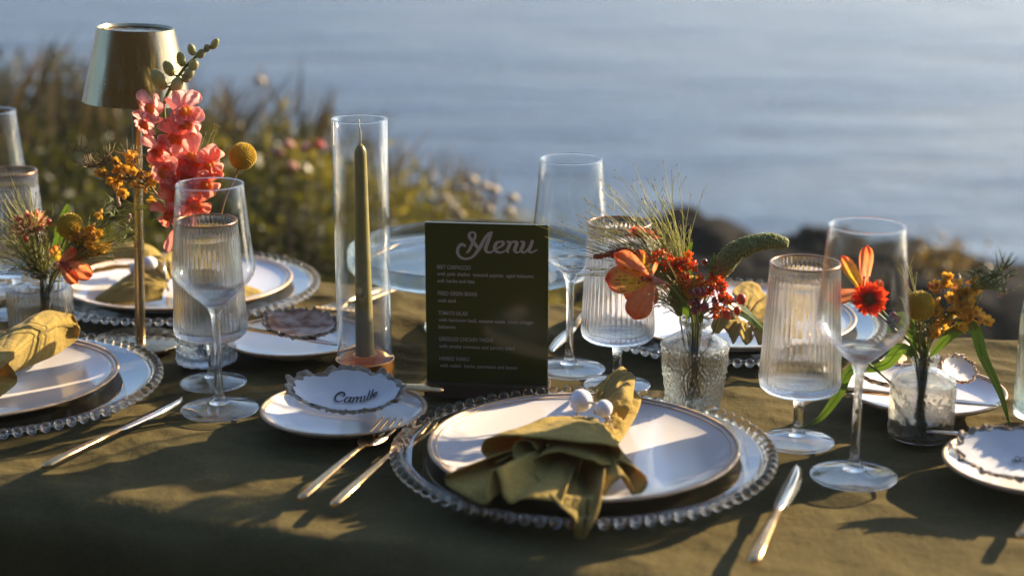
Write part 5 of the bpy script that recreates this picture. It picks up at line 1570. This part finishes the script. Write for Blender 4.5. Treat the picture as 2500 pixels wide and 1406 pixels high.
# alstroemerias
def alstro(vase, path, c_px, petals, label, dy, tubelen=None):
    b = vbase(vase); c = PY(c_px[0], c_px[1], b.y + dy); k = mpp(c.y)
    t = flower_thing('alstroemeria', vase, label, 'flower', 'orange alstroemeria flowers')
    end = PY(path[-1][0], path[-1][1], b.y + dy * .8)
    pts, rr = stem_from(vase, [PY(x, y, b.y + dy * .7) for x, y in path]); s_ = MB(); s_.tube(pts, rr, 7); s_.build('stem', M['stem'], t)
    tb = MB(); tb.tube([end, end.lerp(c, .5), c], [.0014, .0030, .0050], 12, cap=False); tb.c = [(0.75, 0.45, 0.36)] * len(tb.v); tb.build('flower_tube', M['petal'], t)
    for i, (tx, ty, tdy, wpx, kind, nz_) in enumerate(petals):
        tip = PY(tx, ty, b.y + dy + tdy); d = tip - c; L = d.length
        coral = (0.93, 0.25, 0.08); deep = (0.88, 0.11, 0.02); yel = (0.95, 0.55, 0.05)
        if kind == 'y':
            def col(u, v, i=i):
                w = 2 * u - 1
                cc = mixc(yel, coral, (v - .58) * 2.6 + abs(w) * .30)
                if v > .88: cc = mixc(cc, deep, (v - .88) * 8)
                s1 = abs(math.sin(w * 11 + 1.2 * noise.noise(Vector((w * 3, v * 5, i)))))
                brk = noise.noise(Vector((w * 9, v * 7, i + 3)))
                if s1 < .20 and .12 < v < .82 and brk > -.12: cc = (0.10, 0.015, 0.01)
                return cc
            nu, nv = 34, 34
        else:
            def col(u, v, i=i):
                w = 2 * u - 1
                cc = mixc((0.94, 0.42, 0.22), coral, v * 1.1)
                cc = mixc(cc, deep, max(0, v - .8) * 3 + .5 * max(0, .12 - abs(w)) * 8 * v)
                return cc
            nu, nv = 16, 18
        mb = MB(); petal(mb, c, d, nz_, L, wpx * k, -.10, .12, .035, .62, i * 1.3, nu, nv, col, 2)
        mb.build('petal', M['petal'], t)
    st = MB()
    d0 = (PY(petals[0][0], petals[0][1], b.y + dy + petals[0][2]) - c).normalized()
    for i in range(5):
        e = c + (d0 + Vector((random.gauss(0, .2), -.4, random.gauss(-.1, .25)))).normalized() * .016
        st.tube([c, c.lerp(e, .5) + Vector((0, 0, .001)), e], .0004, 5); st.ball(e, (.0008, .0008, .0013), 6, 5)
    st.build('stamens', M['berry'], t)
alstro('medallion', [(1690, 780), (1665, 730), (1625, 690)], (1590, 684),
       [(1488, 682, -.028, 84, 'y', (.1, -1, .35)), (1508, 622, -.018, 62, 'c', (.3, -1, .2)), (1552, 612, .012, 50, 'y', (-.2, -1, -.1)),
        (1548, 772, -.030, 80, 'c', (-.2, -1, .3)), (1598, 642, -.016, 26, 'c', (-1, -.2, .1)), (1606, 742, .004, 46, 'c', (1, -.4, .1)), (1525, 730, .006, 50, 'c', (-.1, -1, .2))],
       'orange alstroemeria with yellow dark streaked petals facing left, middle bouquet', -.022)
alstro('round', [(2240, 870), (2180, 800), (2120, 745)], (2108, 712),
       [(2118, 603, -.004, 42, 'c', (-.1, -1, .1)), (2060, 632, -.014, 42, 'y', (-.2, -1, .2)), (2040, 728, -.01, 46, 'c', (-.2, -1, .5)), (2160, 690, .01, 34, 'c', (.2, -1, .2))],
       'coral alstroemeria behind the red strawflower on the right', .006)
alstro('ribbed_small', [(122, 690), (138, 655)], (145, 640),
       [(222, 672, -.010, 54, 'c', (0, -1, .3)), (212, 618, .006, 34, 'c', (0, -1, .2)), (185, 690, -.014, 42, 'c', (0, -1, .3)), (130, 600, .01, 34, 'y', (0, -1, .1)), (182, 610, -.010, 30, 'c', (0, -1, .2))],
       'drooping coral alstroemeria over the right side of the squat ribbed vase', -.012)
# leaves
def leaf(vase, pts, wpx, label, dy0, dy1, face=(0, -1, .2), mat='leaf', tw=0.0, attach=None):
    b = vbase(vase); t = flower_thing('leaf_blade', vase, label, 'leaf', None)
    cl = [PY(x, y, b.y + dy0 + (dy1 - dy0) * i / (len(pts) - 1)) for i, (x, y) in enumerate(pts)]; q = crom(cl, 40); k = mpp(b.y)
    s_ = MB(); s_.tube(crom([b + Vector((0, 0, .010)), (b + q[0]) / 2 + Vector((0, 0, .012)), q[0]], 10), .0011, 6); s_.build('stem', M['stem'], t)
    f0 = Vector(face).normalized()
    mb = MB()
    def fn(u, v):
        i = int(round(v * 39)); p = q[i]; tg = (q[min(39, i + 1)] - q[max(0, i - 1)]).normalized()
        f = Quaternion(tg, tw * v) @ f0; sd = tg.cross(f).normalized(); w = 2 * u - 1
        wv = wpx * k * .5 * (math.sin(PI * (v ** .75)) ** .7 + .06) if 0 < v < 1 else wpx * k * .03
        return p + sd * w * wv + f * (-.18 * abs(w) * wv + .0008 * math.sin(v * 14))
    mb.grid(fn, 8, 39); mb.build('blade', M[mat], t)
    r_ = MB(); r_.tube([p + f0 * .0004 for p in q[:36]], .00035, 4); r_.build('midrib', M['grass'], t)
leaf('medallion', [(1770, 740), (1800, 752), (1840, 780), (1875, 815)], 28, 'green pointed leaf arching right behind the right ribbed glass', .004, .02, (-.3, -.6, .75))
leaf('medallion', [(1700, 770), (1665, 740), (1650, 690), (1655, 650)], 36, 'broad grey green leaf left of the brownish billy ball', .0, .004, (0, -1, .2))
leaf('medallion', [(1690, 760), (1678, 640), (1690, 590)], 17, 'thin upright leaf above the scarlet cluster', .012, .012)
leaf('medallion', [(1725, 700), (1738, 660), (1744, 617)], 13, 'small pointed leaf beside the green amaranth', .004, .004)
leaf('ribbed_small', [(135, 640), (150, 560), (166, 498)], 30, 'upright green leaf behind the left billy ball', .012, .014)
leaf('round', [(2270, 870), (2330, 810), (2375, 800), (2400, 870), (2440, 960), (2465, 1035)], 30, 'long light green leaf drooping down right of the short round vase', .0, .01, (-.5, -.8, .3), tw=.5)
leaf('round', [(2235, 870), (2200, 850), (2160, 890), (2085, 905)], 30, 'dark green leaf running left behind the right wine glass stem', .0, .015, (0, -.8, .6))
leaf('round', [(2110, 880), (2070, 910), (2042, 970), (2000, 1020), (1950, 1047)], 26, 'long narrow green leaf bending down to the foot of the right ribbed glass', .01, -.02, (-.4, -.8, .4), tw=.6)
leaf('round', [(2262, 875), (2225, 800), (2195, 778), (2170, 812)], 36, 'short dark leaf below the red strawflower', .0, .004, (0, -1, .2))

# snapdragon
def snapdragon():
    vase = 'hobnail'; b = vbase(vase); dy = -.004; Y = b.y + dy; k = mpp(Y)
    t = flower_thing('snapdragon', vase, 'tall coral pink snapdragon stem in front of the brass lamp', 'flower')
    q = crom([b + Vector((0, 0, .010)), PY(470, 760, Y), PY(440, 600, Y), PY(425, 450, Y), PY(412, 350, Y), PY(400, 275, Y), PY(408, 232, Y), PY(440, 180, Y), PY(480, 138, Y), PY(530, 108, Y)], 60)
    s_ = MB(); s_.tube(q, [.0026 - .0014 * i / 59 for i in range(60)], 8); s_.build('stem', M['stem'], t)
    fl = [(368, 262, -.9, .2, 72, 0.0), (452, 268, .9, .1, 80, .05), (455, 302, .7, -.2, 78, .15), (352, 304, -.7, -.4, 62, .2), (430, 335, .2, -.1, 88, .35), (385, 368, -.6, 0, 76, .45),
          (475, 385, .5, .1, 96, .5), (512, 402, .9, 0, 70, .6), (405, 418, -.6, -.1, 98, .65), (452, 432, .2, -.2, 80, .7), (505, 450, .7, -.3, 76, .8), (440, 480, -.1, -.2, 86, .85), (412, 525, -.5, -.4, 76, .9), (480, 502, .5, -.3, 74, .95), (450, 545, .1, -.3, 60, 1.0)]
    for j, (x, y, fx, fz, size, g) in enumerate(fl):
        R = size * k * .62
        f = Vector((fx * .8, -.85, fz)).normalized()
        c = PY(x, y, Y - .010 - .008 * random.random())
        pk = mixc((0.86, 0.38, 0.36), (0.86, 0.19, 0.09), g); pk2 = mixc((0.90, 0.52, 0.50), (0.88, 0.31, 0.20), g)
        up = Vector((random.gauss(0, .28), 0, 1)); up = (up - f * up.dot(f)).normalized(); sd = f.cross(up)
        at = min(q[20:], key=lambda p: (p - c).length)
        tb = MB(); back = c - f * R * .5
        tb.tube([at, at.lerp(back, .6), back, c], [R * .12, R * .22, R * .34, R * .26], 10, cap=False); tb.c = [pk2] * len(tb.v)
        fo = tb.build('floret', M['petal'], t)
        col = lambda u, v: mixc(pk, pk2, v + .3 * math.sin(u * 9))
        lobes = [((sd * .62 + up * .72 + f * .12), 1.0, .95), ((-sd * .62 + up * .72 + f * .12), 1.0, .95), ((-up * .70 + f * .35), .72, .85), ((sd * .75 - up * .50 + f * .30), .78, .8), ((-sd * .75 - up * .50 + f * .30), .78, .8)]
        for li, (d, L, w) in enumerate(lobes):
            mb = MB(); d = d + Vector((random.gauss(0, .12), random.gauss(0, .08), random.gauss(0, .12)))
            petal(mb, c - f * R * .12 + d.normalized() * R * .08, d, f, R * L * .95, R * w * 1.15, random.uniform(-.05, .35) if li < 2 else random.uniform(-.5, -.1), random.uniform(-.1, .25), .13, .62, j * 1.7 + li, 14, 12, col, 2.2)
            mb.build('petal', M['petal'], fo)
        pm = MB(); qq = Vector((0, 0, 1)).rotation_difference(f)
        pal = mixc((0.88, 0.46, 0.07), (0.90, 0.30, 0.03), g)
        for sgn in (-1, 1):
            pm.ball(c + sd * sgn * R * .12 - up * R * .08 + f * R * .02, (R * .22, R * .22, R * .24), 14, 10)
        pm.c = [mixc(pal, pk, .25 if i % 5 == 0 else 0) for i in range(len(pm.v))]
        pm.build('palate', M['petal'], fo)
    buds = [(388, 195, 17, 30, -.5), (432, 208, 15, 22, .5), (412, 168, 13, 22, -.4), (442, 145, 11, 20, -.1), (462, 180, 12, 16, .6), (473, 160, 12, 15, .8), (468, 122, 10, 16, -.2), (490, 132, 10, 14, .8), (455, 190, 11, 14, .5), (524, 108, 9, 17, .7), (505, 118, 8, 11, .2)]
    Mb_ = mat_leaf('snapdragon bud', (0.20, 0.27, 0.08), (0.62, 0.50, 0.36), 0.35, island=False, scale=110)
    for (x, y, w, h, lean) in buds:
        c = PY(x, y, Y - .003); d = Vector((lean, -.2, 1)).normalized(); at = min(q, key=lambda p: (p - c).length)
        mb = MB(); mb.ball(c, (w * k * .98, w * k * .98, h * k * .92), 14, 10, Vector((0, 0, 1)).rotation_difference(d))
        mb.build('bud', Mb_, t)
        cx = MB()
        for i in range(4):
            a = i * PI / 2; dd = (d * .6 + Vector((math.cos(a), math.sin(a), 0)) * .6); petal(cx, c - d * h * k * .72, dd, -d, h * k * .8, w * k * .8, .5, 0, 0, .5, i, 3, 4)
        cx.tube([at, c - d * h * k * .7], .0010, 5)
        cx.build('sepals', M['stem'], t)
    # one loose petal pair hanging low
    mb = MB(); col = lambda u, v: mixc((0.80, 0.22, 0.18), (0.82, 0.32, 0.26), v)
    c = PY(425, 560, Y); petal(mb, c, PY(412, 612, Y) - c, (-.3, -1, 0), .024, 34 * k, .1, .15, .05, .6, 2, 12, 10, col); mb.build('petal', M['petal'], t, label='lowest pink petal hanging by itself')
snapdragon()

print('triangles', sum(len(o.data.polygons) for o in sc.objects if o.type == 'MESH') * 2)
